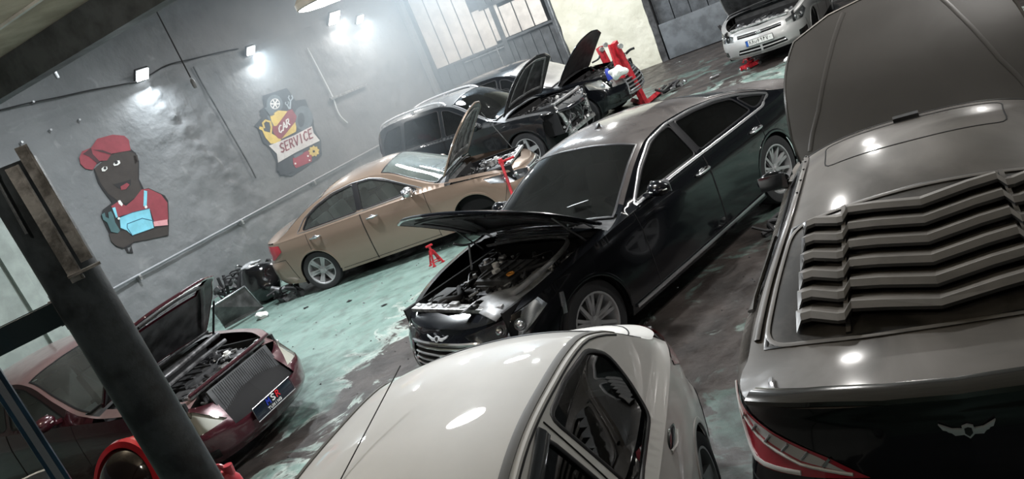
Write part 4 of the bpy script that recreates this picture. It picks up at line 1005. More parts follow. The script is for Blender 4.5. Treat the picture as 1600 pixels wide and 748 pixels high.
# ---------------------------------------------------------------- black executive sedan, bonnet raised
S = base(paint=black, top_paint=P_sedan, hood_paint=P_sedan, mats={'bonnet_surround': black}, wb=3.01, wr=.35, arch=.39, gh=(-.72, 2.52), tumble=.42, rim='multi', spokes=10,
    ring=[(-1.12, 0, 1.03), (-1.10, .35, 1.03), (-1.02, .66, 1.01), (-.86, .80, .99), (-.5, .875, .975), (0, .905, .97), (.8, .915, .965), (1.6, .92, .955), (2.3, .915, .94), (2.8, .90, .91), (3.2, .86, .86), (3.52, .75, .80), (3.70, .58, .765), (3.80, .30, .745), (3.83, 0, .74)],
    zc=[(-1.12, 1.04), (-.95, 1.075), (-.7, 1.10), (-.5, 1.13), (0, 1.29), (.4, 1.40), (.8, 1.46), (1.15, 1.48), (1.5, 1.46), (1.75, 1.385), (2.1, 1.20), (2.42, 1.03), (2.52, .995), (2.8, .975), (3.2, .925), (3.55, .85), (3.75, .785), (3.83, .75)],
    zt=[(-1.12, 1.0), (-.72, .985), (-.5, 1.04), (-.2, 1.145), (.1, 1.235), (.5, 1.32), (.9, 1.365), (1.2, 1.375), (1.5, 1.345), (1.8, 1.24), (2.1, 1.09), (2.35, .965), (2.52, .93), (3, .89), (3.83, .74)],
    z0=[(-1.2, .34), (-.6, .24), (0, .20), (3.0, .20), (3.5, .22), (3.9, .24)],
    doors=[('rear_door', .10, 1.10), ('front_door', 1.11, 2.22)], bumper_x=3.42, bumper_z=.60,
    band=[('headlight', [(-.42, .62), (-.30, .70), (-.98, .815), (-1.02, .74), (-.75, .62)], 'front'), ('grille', [(-.36, .31), (.2, .28), (.2, .64), (-.43, .64), (-.44, .5)], 'front'),
          ('fog_lamp', [(-.95, .33), (-.62, .30), (-.62, .37), (-.9, .42)], 'front'), ('taillight', [(.50, .80), (.50, .93), (.95, .965), (1.16, .93), (1.0, .82)], 'rear')],
    toploops=std_top(ws=(1.62, 2.43), rg=(-.52, .42), hood=(2.50, 3.70), hv=.87), hood=(2.44, .965, R(39)),
    windows=[('door_window', [(2.10, .985), (1.80, 1.165), (1.50, 1.295), (1.33, 1.325), (1.165, 1.33), (1.12, 1.0)]), ('door_window', [(1.04, 1.005), (1.085, 1.33), (.75, 1.31), (.42, 1.265), (.20, 1.215), (.06, 1.02)]), ('quarter_window', [(.0, 1.02), (.13, 1.19), (-.12, 1.125), (-.30, 1.06), (-.12, 1.015)])],
    dlo=[(2.15, .965), (1.82, 1.18), (1.52, 1.315), (1.2, 1.352), (.8, 1.335), (.42, 1.29), (.1, 1.215), (-.2, 1.115), (-.36, 1.05), (-.12, .99), (.5, .985), (1.5, .98)], dlo_w=.026, dlo_mat=K['satin'],
    bpillar=[(1.08, 1.0, 1.125, 1.34)], glass=K['tintglass'])
sedan = build_car('sedan', 'black executive sedan in the middle with raised bonnet and winged badge', (2.21, 8.43), R(-142.3), S)
c = sedan
seats(c, 1.25, .35, K['fabric']); cabin(c, .1, 2.4, .74)
engine_bay(c, 2.52, 3.68, .86, .66, 3, cover=True, density=2.0, light=1.0, heights=.42)
mirror(c, 1.95, .97, 1, black); mirror(c, 1.95, .97, -1, black)
for x in (1.32, .32):
    for sd in (1, -1): handle(c, x, .86, sd, K['satin'])
for sd in (1, -1):
    lamp_inside(c, [(c.S + a, b) for a, b in [(-.42, .62), (-.30, .70), (-.98, .815), (-1.02, .74), (-.75, .62)]], sd)
    bm = B(); fn = lambda u, z: c.band(u, z, sd); ou = out_side(sd)
    strip(bm, c, fn, ou, [(c.U(.42), .255), (c.U(2.58), .255)], .03, .014, off=.012); obj('chrome_sill_strip', bm, K['satin'], c.root)
bm = B()
for sd in (1, -1):
    fn = lambda u, z: c.band(u, z, sd); ou = out_side(sd)
    for k in range(7): zz = .325 + k * .048; strip(bm, c, fn, ou, [(c.S - .40 + abs(k - 3) * .01, zz), (c.S, zz)], .020, .02, off=-.006)
    strip(bm, c, fn, ou, [(c.S, .645), (c.S - .44, .642), (c.S - .445, .5), (c.S - .36, .305), (c.S, .285)], .030, .02, off=.004)
obj('grille_slats', bm, K['chrome'], c.root)
def wing_badge(parent, P0, ux, uz, un, w=.17, hs=1.0):
    """winged emblem: two swept feathers either side of a shield"""
    P0 = Vector(P0); ux = Vector(ux).normalized(); uz = Vector(uz).normalized(); un = Vector(un).normalized(); bm = B(); s = w / 2
    f = lambda x, y, h: P0 + ux * x * s + uz * y * s * hs + un * h
    for sg in (-1, 1):
        for k in range(3):
            pl = [(sg * .20, .10 - k * .09), (sg * .55, .14 - k * .10), (sg * (1.0 - k * .14), .40 - k * .16), (sg * (.88 - k * .16), .14 - k * .12), (sg * .5, .02 - k * .10), (sg * .20, .01 - k * .09)]
            prism(bm, pl if sg > 0 else pl[::-1], f, 0, .006 + .002 * (2 - k))
    prism(bm, [(-.2, .22), (0, .30), (.2, .22), (.22, -.1), (0, -.32), (-.22, -.1)], f, 0, .011)
    o = obj('winged_badge', bm, K['badge'], parent, smooth=False)
    bm = B(); prism(bm, [(-.13, .15), (0, .2), (.13, .15), (.14, -.07), (0, -.22), (-.14, -.07)], f, .009, .013); obj('badge_centre', bm, K['blacktrim'], o, smooth=False)
uc = np.array([c.S]); zc_ = np.array([.695]); pb = c.band(uc, zc_, 1)[0]
wing_badge(c.root, (pb[0] + .022, 0, .695), (0, 1, 0), (-.6, 0, .8), (.8, 0, .6), .29, .62)
bm = B(); fin = [(-.05, 0), (.05, 0), (-.03, .045), (-.05, .045)]
prism(bm, fin, lambda x, y, h: (1.30 + x * .8, h, 1.468 + y), -.012, .012); obj('roof_antenna', bm, K['blacktrim'], c.root)
# hinges, gas struts, prop stick, loose grey plastic shield in the bay
bm = B()
for sd in (1, -1):
    bm = B(); tube(bm, [(2.46, sd * .68, .93), (2.56, sd * .68, 1.03), (2.72, sd * .66, 1.09)], .012, sm=False); rod(bm, (2.62, sd * .70, .88), (2.86, sd * .67, 1.22), .008)
    obj('bonnet_strut', bm, K['steel'], c.root)
bm = B(); rod(bm, (2.89, -.62, .80), (2.80, -.62, 1.03), .010); tube(bm, [(2.93, -.66, 1.10), (2.86, -.63, 1.045), (2.76, -.60, 1.02), (2.64, -.58, 1.03)], .014, flat=.4); obj('prop_stick', bm, K['satin'], c.root)
bm = B(); gr = []
for i in range(13):
    row = []
    for j in range(9):
        x = 3.74 - i * .062; y = .16 + j * .055 * (1 - .02 * i) + .012 * i; z = .80 + .03 * math.sin(i * .55) + .05 * math.sin(j * .5) - .003 * i * (1 if j < 5 else 1.6)
        row.append(bm.verts.new((x, y + .05, z + .03)))
    gr.append(row)
for i in range(12):
    for j in range(8):
        if i < 2 and 2 <= j <= 4 - i: continue
        bm.faces.new((gr[i][j], gr[i + 1][j], gr[i + 1][j + 1], gr[i][j + 1]))
o = obj('loose_plastic_shield', bm, K['greyplastic'], c.root); md = o.modifiers.new('t', 'SOLIDIFY'); md.thickness = .008
bm = B(); tube(bm, [(2.66, -.55, .93), (2.64, -.2, .95), (2.62, .25, .95), (2.66, .52, .93), (2.9, .60, .90), (3.3, .58, .86), (3.5, .52, .84)], .022, n=8, flat=.5); obj('rubber_bay_seal', bm, K['greyplastic'], c.root)
bm = B()
for k in range(5): tube(bm, [(2.50 + .03 * k, -.55 + .02 * k, .985 - .01 * k), (2.50 + .04 * k, 0, 1.0 - .008 * k), (2.5 + .03 * k, .5, .985 - .01 * k)], .010, n=6)
obj('cowl_ribs', bm, K['satin'], c.root)
bm = B(); cyl(bm, (3.05, -.02, .90), (3.05, -.02, .94), .03); box(bm, (3.12, .05, .90), (.06, .05, .03), bev=.004); obj('white_cap', bm, K['white'], c.root)
bm = B(); tube(bm, [(3.0 + .03 * math.cos(a) + .18, .30 + .03 * math.sin(a), .90) for a in np.linspace(0, 5.5, 10)], .008, n=6); obj('dipstick_loop', bm, K['orange'], c.root)
bm = B(); prism(bm, [(0, 0), (.16, .03), (.03, .30)], lambda x, y, h: (2.30 + x * .6, .35 + y * .7 + h, 1.10 + .10 * y + x * .1), 0, .02); obj('hinge_cover', bm, K['greyplastic'], c.root)
for pl in ([(2.7, -.7), (3.5, -.1)], [(2.7, .7), (3.5, .1)], [(2.65, -.72), (2.65, .72)], [(3.45, -.6), (3.45, .6)]): pass
hood_ribs(c, [[(2.65, -.75), (3.45, -.62)], [(2.65, .75), (3.45, .62)], [(3.45, -.62), (3.55, 0), (3.45, .62)], [(2.66, -.7), (2.66, .7)], [(2.7, -.55), (3.4, 0)], [(2.7, .55), (3.4, 0)]], K['blackplastic'])
# front marker reflector
bm = B(); fn = lambda u, z: c.band(u, z, 1); strip(bm, c, fn, out_side(1), [(c.S - 1.12, .60), (c.S - 1.16, .76)], .035, .012, off=.004); obj('side_reflector', bm, K['satin'], c.root)

# ---------------------------------------------------------------- bronze sedan
S = base(paint=P_tan, wb=2.70, wr=.315, arch=.355, gh=(-.62, 2.42), tumble=.40, rim='star', spokes=6, no_wheel=((2.70, -1),),
    ring=[(-.88, 0, .98), (-.87, .30, .98), (-.82, .58, .965), (-.66, .76, .945), (-.3, .835, .94), (.3, .865, .945), (1.2, .875, .94), (2.0, .87, .925), (2.6, .855, .88), (3.0, .81, .83), (3.28, .70, .775), (3.45, .50, .735), (3.53, .25, .715), (3.56, 0, .71)],
    zc=[(-.88, 1.0), (-.75, 1.04), (-.45, 1.075), (-.3, 1.11), (.1, 1.30), (.5, 1.43), (.9, 1.49), (1.3, 1.49), (1.55, 1.45), (1.9, 1.27), (2.3, 1.06), (2.45, 1.0), (2.8, .955), (3.2, .86), (3.45, .765), (3.56, .72)],
    zt=[(-.88, .96), (-.62, .96), (-.4, 1.02), (-.1, 1.16), (.2, 1.28), (.6, 1.375), (1.0, 1.405), (1.3, 1.395), (1.6, 1.32), (1.95, 1.13), (2.25, .975), (2.42, .93), (3, .84), (3.56, .7)],
    z0=[(-1.0, .34), (-.55, .24), (0, .20), (2.9, .21), (3.2, .23), (3.6, .26)],
    doors=[('rear_door', .02, 1.00), ('front_door', 1.01, 2.08)], bumper_x=3.12, bumper_z=.60, rbumper_x=-.42,
    band=[('headlight', [(-.46, .58), (-.38, .66), (-.60, .72), (-1.10, .80), (-1.02, .70), (-.75, .60)], 'front'), ('grille', [(-.36, .50), (.2, .48), (.2, .66), (-.37, .66)], 'front'), ('lower_grille', [(-.4, .27), (.2, .26), (.2, .38), (-.36, .38)], 'front'),
          ('taillight', [(.42, .72), (.42, .90), (.70, .93), (.98, .90), (1.0, .80), (.80, .70)], 'rear')],
    toploops=std_top(ws=(1.50, 2.36), rg=(-.35, .42), hood=(2.44, 3.42), hv=.86), hood=(2.36, .965, R(59)), hood_under=K['greyplastic'],
    windows=[('door_window', [(2.0, .985), (1.80, 1.115), (1.55, 1.25), (1.32, 1.345), (1.07, 1.365), (1.05, .985)]), ('door_window', [(.97, .985), (1.0, 1.365), (.65, 1.335), (.35, 1.26), (.12, 1.16), (-.03, .99)])],
    dlo=[(2.1, .965), (1.75, 1.16), (1.5, 1.30), (1.3, 1.365), (1.0, 1.385), (.62, 1.355), (.3, 1.265), (.05, 1.15), (-.14, .97)], dlo_w=.014, dlo_mat=K['satin'], bpillar=[(1.01, .985, 1.035, 1.38)], glass=K['darkglass'],
    mats={'windscreen': K['clearglass'], 'rear_window': K['darkglass']}, hood_paint=P_tan)
tan = build_car('sedan', 'bronze sedan beside the left wall with raised bonnet and red stand under its sill', (-2.64, 12.98), R(-17.7), S)
c = tan
seats(c, 1.2, .3, K['greyfabric']); cabin(c, .0, 2.3, .72, K['greyplastic'])
engine_bay(c, 2.46, 3.40, .86, .62, 5, cover=False, density=1.2, light=1.4)
mirror(c, 1.88, .965, -1, K['satin'], sc=1.1); mirror(c, 1.88, .965, 1, P_tan)
for x in (1.28, .26):
    for sd in (1, -1): handle(c, x, .85, sd, K['satin'], .19)
for sd in (1, -1): lamp_inside(c, [(c.S + a, b) for a, b in [(-.46, .58), (-.38, .66), (-.60, .72), (-1.10, .80), (-1.02, .70), (-.75, .60)]], sd)
bm = B()
for sd in (1, -1):
    fn = lambda u, z: c.band(u, z, sd)
    for k in range(4): strip(bm, c, fn, out_side(sd), [(c.S - .35, .515 + k * .042), (c.S, .508 + k * .042)], .018, .02, off=.0)
    strip(bm, c, fn, out_side(sd), [(c.S, .665), (c.S - .37, .665), (c.S - .37, .495), (c.S, .475)], .026, .02, off=.006)
obj('grille_slats', bm, K['chrome'], c.root)
bm = B(); P = c.band(np.array([c.S]), np.array([.585]), 1)[0]; cyl(bm, (P[0] + .0, 0, .59), (P[0] + .018, 0, .592), .055, n=24); obj('round_badge', bm, K['chrome'], c.root)
bm = B(); cyl(bm, (P[0] + .018, 0, .592), (P[0] + .022, 0, .592), .038, n=20); obj('badge_centre', bm, K['redpaint'], c.root)
hood_ribs(c, [[(2.6, -.72), (3.25, -.58)], [(2.6, .72), (3.25, .58)], [(3.25, -.58), (3.33, 0), (3.25, .58)], [(2.6, -.7), (2.6, .7)], [(2.6, -.4), (3.28, -.2)], [(2.6, .4), (3.28, .2)], [(2.6, 0), (3.3, 0)]], mat('worn_brace', (.22, .22, .22), .45, noise=.5, nscale=8), w=.045)
bm = B(); rod(bm, (3.20, .55, .84), (2.98, .45, 1.55), .007); obj('bonnet_prop_rod', bm, K['steel'], c.root)
bm = B(); tube(bm, [(2.46, -.6, .99), (2.48, 0, 1.02), (2.46, .6, .99)], .02, flat=.5); tube(bm, [(2.30, -.45, 1.06), (2.36, -.1, 1.07), (2.33, .3, 1.09)], .009); obj('wiper_panel', bm, K['steel'], c.root)
bm = B(); cyl(bm, (2.95, -.05, .80), (2.95, -.05, .88), .085, .08, n=20); cyl(bm, (2.95, -.05, .88), (2.95, -.05, .90), .05, n=16); obj('intake_canister', bm, K['alu'], c.root)

# ---------------------------------------------------------------- white saloon in the foreground
S = base(paint=P_white, wb=2.45, wr=.30, arch=.345, gh=(-.45, 2.3), tumble=.44, rim='five', spokes=5, crownp=2.2, step=.06,
    ring=[(-.79, 0, .955), (-.78, .25, .955), (-.735, .48, .95), (-.61, .65, .935), (-.34, .765, .93), (.2, .81, .935), (1.0, .825, .93), (1.8, .82, .91), (2.3, .80, .87), (2.7, .74, .80), (2.95, .60, .74), (3.08, .35, .70), (3.12, 0, .69)],
    zc=[(-.79, .975), (-.72, 1.01), (-.62, 1.03), (-.5, 1.05), (-.3, 1.20), (-.05, 1.35), (.25, 1.45), (.7, 1.50), (1.1, 1.52), (1.5, 1.49), (1.65, 1.43), (1.95, 1.24), (2.25, 1.02), (2.4, .97), (2.8, .85), (3.12, .70)],
    zt=[(-.79, .955), (-.62, .945), (-.4, .99), (-.2, 1.12), (0, 1.27), (.25, 1.375), (.6, 1.42), (1.0, 1.44), (1.45, 1.40), (1.8, 1.14), (2.1, .94), (2.3, .89), (3.12, .68)],
    z0=[(-1.0, .32), (-.5, .22), (0, .19), (2.7, .2), (3.2, .24)],
    no_gap=(.20,), doors=[('rear_door', .20, .93), ('front_door', .94, 1.95)], bumper_x=2.80, bumper_z=.58, rbumper_x=-.45, rbumper_z=.60,
    band=[('headlight', [(-.30, .56), (-.30, .68), (-.85, .76), (-.75, .58)], 'front'), ('lower_grille', [(-.4, .27), (.2, .26), (.2, .42), (-.36, .42)], 'front'), ('taillight', [(.46, .74), (.44, .92), (.62, .955), (1.02, .955), (1.10, .90), (.92, .80), (.70, .72)], 'rear')],
    toploops=std_top(ws=(1.62, 2.2), rg=(-.42, .0), hood=(2.34, 3.02), hv=.86), topholes=(),
    windows=[('door_window', [(1.80, .955), (1.52, 1.19), (1.30, 1.34), (.99, 1.385), (.965, .965)]), ('door_window', [(.86, .97), (.88, 1.395), (.60, 1.39), (.28, 1.345), (.17, 1.25), (.22, 1.12), (.33, .985)])],
    glass=glass('white_car_glass', (.16, .17, .17)), mats={'windscreen': K['darkglass'], 'rear_window': K['darkglass'], 'hood': P_white, 'bonnet_surround': P_white})
white = build_car('sedan', 'white compact sedan in the foreground seen from above its roof', (-.312, 3.792), R(-112.9), S)
c = white
seats(c, 1.15, .35, K['greyfabric'], y=.34); cabin(c, .0, 2.1, .68)
handle_z = .80
for sd in (1, -1):
    fn = lambda u, z: c.band(u, z, sd); bm = B(); P = fn(np.array([c.U(.37)]), np.array([.885]))[0]
    bmesh.ops.create_uvsphere(bm, u_segments=20, v_segments=12, radius=1.0)
    for v in bm.verts: k = v.co.x; v.co = Vector((P[0] + v.co.x * .10, P[1] + sd * v.co.y * .014, P[2] + v.co.z * .038 * (1 + .6 * k if k < 0 else 1)))
    o = obj('handle_recess', bm, mat('gloss_dark', (.03, .032, .035), .15, coat=1), c.root)
    bm = B(); tube(bm, [(P[0] - .09, P[1] + sd * .004, P[2] - .03), (P[0], P[1] + sd * .010, P[2] - .04), (P[0] + .10, P[1] + sd * .004, P[2] - .012)], .010, n=8); obj('handle_lip', bm, P_white, c.root)
    # roof gutter moulding and the door frame gap
    bm = B(); ys = c.VS * .955
    pl = [(x, sd * (.93 if sd > 0 else .985)) for x in np.linspace(-.10, 1.55, 24)]
    strip(bm, c, c.ft, out_up, c.sv(pl), .034, .010, off=.003); obj('roof_gutter_strip', bm, mat('weathered_rubber', (.07, .065, .055), .6), c.root)
    g = lambda x, z: c.gside(x, z, sd); ou = out_side(sd)
    bm = B(); xs = np.linspace(-.05, 1.65, 22); strip(bm, c, g, ou, [(x, float(c.zt(x)) - .012) for x in xs], .008, .005, off=.001); strip(bm, c, g, ou, [(.93, .94), (.93, 1.41)], .008, .005, off=.001); obj('door_frame_gap', bm, K['void'], c.root)
    bm = B(); strip(bm, c, g, ou, [(1.84, .955), (1.54, 1.205), (1.31, 1.355), (.99, 1.40)], .055, .02, off=.012); obj('wind_deflector', bm, mat('smoked_visor', (.05, .055, .06), .12, coat=1), c.root)
# boot lid gap and spoiler lip
bm = B(); strip(bm, c, c.ft, out_up, c.sv([(-.77, .70), (-.66, .80), (-.48, .80)]), .007, .004, off=.001); strip(bm, c, c.ft, out_up, c.sv([(-.77, -.70), (-.66, -.80), (-.48, -.80)]), .007, .004, off=.001); obj('boot_gap', bm, K['void'], c.root)
bm = B(); a = (1.47, -.173, 1.455); b_ = (.60, -.13, 1.63); tube(bm, [a, (1.44, -.172, 1.475), (1.38, -.17, 1.49)], .010, n=8); rod(bm, (1.39, -.17, 1.488), b_, .0026); obj('roof_aerial', bm, K['rubber'], c.root)

# ---------------------------------------------------------------- black coupe with slatted rear window
S = base(paint=P_coupe, mats={'rear_bumper': black, 'rear_quarter': black, 'bonnet_surround': P_coupe, 'rear_window': mat('dust_caked_glass', (.045, .04, .035), .35, noise=.5, nscale=4)}, wb=2.82, wr=.345, arch=.385, gh=(-.62, 2.35), tumble=.62, rim='five', spokes=5, crownp=2.8, step=.06,
    ring=[(-.90, 0, .985), (-.885, .35, .985), (-.82, .62, .975), (-.70, .80, .955), (-.45, .885, .935), (.0, .925, .92), (.6, .915, .915), (1.4, .90, .915), (2.2, .90, .90), (2.8, .885, .85), (3.2, .80, .76), (3.5, .58, .70), (3.64, .28, .67), (3.68, 0, .66)],
    zc=[(-.90, .995), (-.80, 1.01), (-.6, 1.015), (-.42, 1.035), (-.2, 1.11), (.1, 1.215), (.4, 1.305), (.75, 1.365), (1.1, 1.388), (1.4, 1.375), (1.6, 1.32), (2.0, 1.12), (2.3, .99), (2.4, .965), (2.9, .88), (3.3, .78), (3.68, .67)],
    zt=[(-.90, .95), (-.5, .945), (-.35, .985), (0, 1.10), (.4, 1.225), (.8, 1.295), (1.1, 1.31), (1.4, 1.28), (1.8, 1.11), (2.1, .96), (2.35, .915), (3.68, .65)],
    z0=[(-1.0, .30), (-.6, .22), (0, .18), (3.0, .18), (3.5, .2), (3.7, .22)],
    off_rear=[(0, .05), (.2, .13), (.45, .12), (.62, .055), (.78, .005), (.88, -.008), (.955, .0), (1, .0)],
    doors=[('front_door', .52, 2.02)], bumper_x=3.15, rbumper_x=-.45, rbumper_z=.62,
    band=[('headlight', [(-.50, .56), (-.40, .66), (-1.05, .78), (-1.0, .66)], 'front'), ('lower_grille', [(-.6, .25), (.2, .24), (.2, .5), (-.56, .5)], 'front'),
          ('taillight', [(.36, .705), (.50, .765), (.72, .83), (.92, .885), (1.08, .925), (1.15, .90), (1.10, .78), (1.0, .70), (.85, .675), (.6, .69)], 'rear')],
    toploops=std_top(ws=(1.45, 2.28), rg=(-.42, .40), hood=(2.36, 3.50), hv=.90, wsv=.92, rgv=.90), hood=(2.28, .93, R(62)), hood_paint=P_hood, hood_under=K['blackplastic'],
    windows=[('door_window', [(1.92, .965), (1.6, 1.14), (1.35, 1.235), (1.0, 1.265), (.66, 1.235), (.58, .95)]), ('quarter_window', [(.50, .95), (.56, 1.20), (.35, 1.14), (.18, 1.04), (.28, .965)])],
    glass=K['tintglass'])
coupe = build_car('coupe', 'dusty black coupe at the right with slatted louvres over its rear window', (1.702, 3.24), R(59.8), S)
c = coupe
PB_ = 0
seats(c, 1.15, .35, K['fabric'], y=.36); cabin(c, .0, 2.2, .72)
engine_bay(c, 2.4, 3.5, .84, .64, 11, density=.6)
mirror(c, 1.98, .95, 1, black, sc=1.0, yl=-.04, gl=mat('dark_mirror', (.03, .032, .035), .08, coat=1)); mirror(c, 1.98, .95, -1, black, sc=1.0, yl=-.04)
for sd in (1, -1):
    bm = B(); strip(bm, c, c.ft, out_up, c.sv([(3.42, sd * .42), (3.1, sd * .52), (2.7, sd * .66), (2.42, sd * .80)]), .03, .012, off=-.001)
    bmesh.ops.translate(bm, verts=bm.verts, vec=(-2.28, 0, -.93)); obj('hood_crease', bm, P_hood, c.hood)
# louvre panel: frame, slats and fins, following the glass
lv = thing('x', '', 'x'); bpy.data.objects.remove(lv)
def lpt(x, y, h): # point above rear glass
    q = c.tops(np.array([x]), np.array([0.0]))[0]; w = float(c.W(np.array([x]))[0][0]); v = max(-1, min(1, y / max(w, .01)))
    p = c.tops(np.array([x]), np.array([v]))[0]; return Vector((p[0], y, p[2] + h))
LX0, LX1 = -.40, .36
K['louvre'] = dusty('dusty_louvre_plastic', (.02, .02, .02), (.145, .13, .112), .95, .4, 5.0)
def vx(y):                                        # the zigzag of every slat in plan
    y = abs(y)
    return -.075 + .075 * (y / .33) if y < .33 else (.0 if y < .36 else (-.055 + .055 * min(1, (y - .40) / .12) if y > .40 else -.055))
ROWS = 6; PITCH_ = (LX1 - LX0 - .04) / ROWS
base_ys = [-.60, -.565, -.52, -.405, -.375, -.345, -.22, 0, .22, .345, .375, .405, .52, .565, .60]
for r_ in range(ROWS):
    xr = LX0 + .07 + r_ * PITCH_; bm = B(); rows = []
    yn = [y * (1.0 - .085 * r_ / ROWS) for y in base_ys]
    for y0_, y in zip(base_ys, yn):
        k = vx(y0_); ed = 0 if abs(y0_) >= .59 else 1
        xa = xr + k; xb = xa + PITCH_ * 1.0
        e = .054 * ed + .006
        rows.append([bm.verts.new(lpt(xa, y, e)), bm.verts.new(lpt(xa + .035, y, e + .006)), bm.verts.new(lpt(xb, y, .012 + .008 * ed)), bm.verts.new(lpt(xb, y, .004)), bm.verts.new(lpt(xa + .02, y, e - .016 * ed)), bm.verts.new(lpt(xa, y, e - .016 * ed))])
    for a, b_ in zip(rows, rows[1:]):
        for k in range(6): bm.faces.new((a[k], a[(k + 1) % 6], b_[(k + 1) % 6], b_[k]))
    bm.faces.new(rows[0]); bm.faces.new(rows[-1][::-1]); bmesh.ops.recalc_face_normals(bm, faces=bm.faces)
    obj('louvre_slat', bm, K['louvre'], c.root, smooth=False)
for y in (-.375, .375):
    bm = B(); A = []
    for i in range(26):
        x = LX0 + .0 + (LX1 - LX0) * i / 25; A.append([bm.verts.new(lpt(x, y * (1 - .085 * i / 25) + dy, h)) for dy, h in ((-.012, .0), (-.010, .045 if i > 1 else .012), (.010, .045 if i > 1 else .012), (.012, .0))])
    for a, b_ in zip(A, A[1:]):
        for k in range(4): bm.faces.new((a[k], a[(k + 1) % 4], b_[(k + 1) % 4], b_[k]))
    bm.faces.new(A[0]); bm.faces.new(A[-1][::-1]); bmesh.ops.recalc_face_normals(bm, faces=bm.faces); obj('louvre_fin', bm, K['louvre'], c.root, smooth=False)
bm = B(); strip(bm, c, c.ft, out_up, rounded(c.sv([(.395, -.90), (.43, 0), (.395, .90), (-.36, .90), (-.44, .4), (-.45, 0), (-.44, -.4), (-.36, -.90)]), .12, 6), .022, .008, off=.003, close=True); obj('louvre_frame', bm, K['louvre'], c.root)
# roof: sunroof seam, rails, aerial
bm = B(); strip(bm, c, c.ft, out_up, c.sv(rounded([(.95, -.74), (.95, .74), (1.36, .76), (1.36, -.76)], .08)), .007, .004, off=.0008, close=True); obj('sunroof_gap', bm, K['void'], c.root)
bm = B(); strip(bm, c, c.ft, out_up, c.sv([(1.40, -.10), (1.40, .12)]), .05, .035, off=.012); obj('roof_latch', bm, K['blackplastic'], c.root)
for sd in (1, -1):
    bm = B(); strip(bm, c, c.ft, out_up, c.sv([(x, sd * .955) for x in np.linspace(-.3, 1.5, 30)]), .028, .016, off=.006); obj('roof_rail_moulding', bm, P_coupe, c.root)
    bm = B()
    for k in range(5): q = c.tops(np.array([.75 + k * .16]), np.array([sd * .955]))[0]; cyl(bm, q + np.array([0, 0, .008]), q + np.array([0, 0, .022]), .006, n=6)
    obj('moulding_clips', bm, K['blacktrim'], c.root)
    # side scoop slats over quarter glass
    g = lambda x, z: c.gside(x, z, sd); bm = B()
    for k in range(6): strip(bm, c, g, out_side(sd), [(.10 + k * .075, .955), (.22 + k * .075, 1.03 + k * .022)], .05, .02, off=.02)
    obj('quarter_window_louvre', bm, K['louvre'], c.root)
    # decklid shoulder crease and tail lamp details
    fn = lambda u, z: c.band(u, z, sd); ou = out_side(sd)
    for k in range(6): u = .50 + k * .085; bm = B(); strip(bm, c, fn, ou, [(u + .03, .735 + k * .016), (u + .0, .765 + k * .018)], .010, .008, off=.012); obj('tail_lamp_rib', bm, K['satin'], c.root)
    bm = B(); strip(bm, c, fn, ou, [(.42, .715), (.62, .732), (.84, .79), (1.0, .865), (1.12, .905)], .012, .01, off=.010); strip(bm, c, fn, ou, [(.62, .70), (.84, .690), (.97, .715), (1.07, .785), (1.13, .88)], .018, .01, off=.009); obj('tail_lamp_light_bar', bm, K['white'], c.root)
    reg = trim([(.44, .722), (.54, .765), (.74, .825), (.92, .868), (.84, .81), (.62, .745)], .05, []); surf('reversing_lens', c, fn, ou, reg['body'], mat('clear_lamp', (.45, .45, .45), .1, coat=1), off=.0085)
# ducktail lip spoiler
bm = B(); strip(bm, c, c.ft, out_up, c.sv([(-.70, -.97), (-.80, -.82), (-.86, -.5), (-.875, 0), (-.86, .5), (-.80, .82), (-.70, .97)]), .085, .040, off=.016); obj("lip_spoiler", bm, mat("lip_paint", (.03, .028, .026), .15, coat=1), c.root)
bm = B(); q = c.tops(np.array([-.66]), np.array([.84]))[0]; tube(bm, [q + np.array([.06, .01, .005]), q + np.array([.0, 0, .015]), q + np.array([-.06, -.02, .005])], .014); obj('washer_fin', bm, K['satin'], c.root)
u0 = np.array([.0]); pz = c.band(u0, np.array([.86]), 1)[0]
wing_badge(c.root, (pz[0] - .004, 0, .850), (0, -1, 0), (.05, 0, 1), (-1, 0, .05), .185)

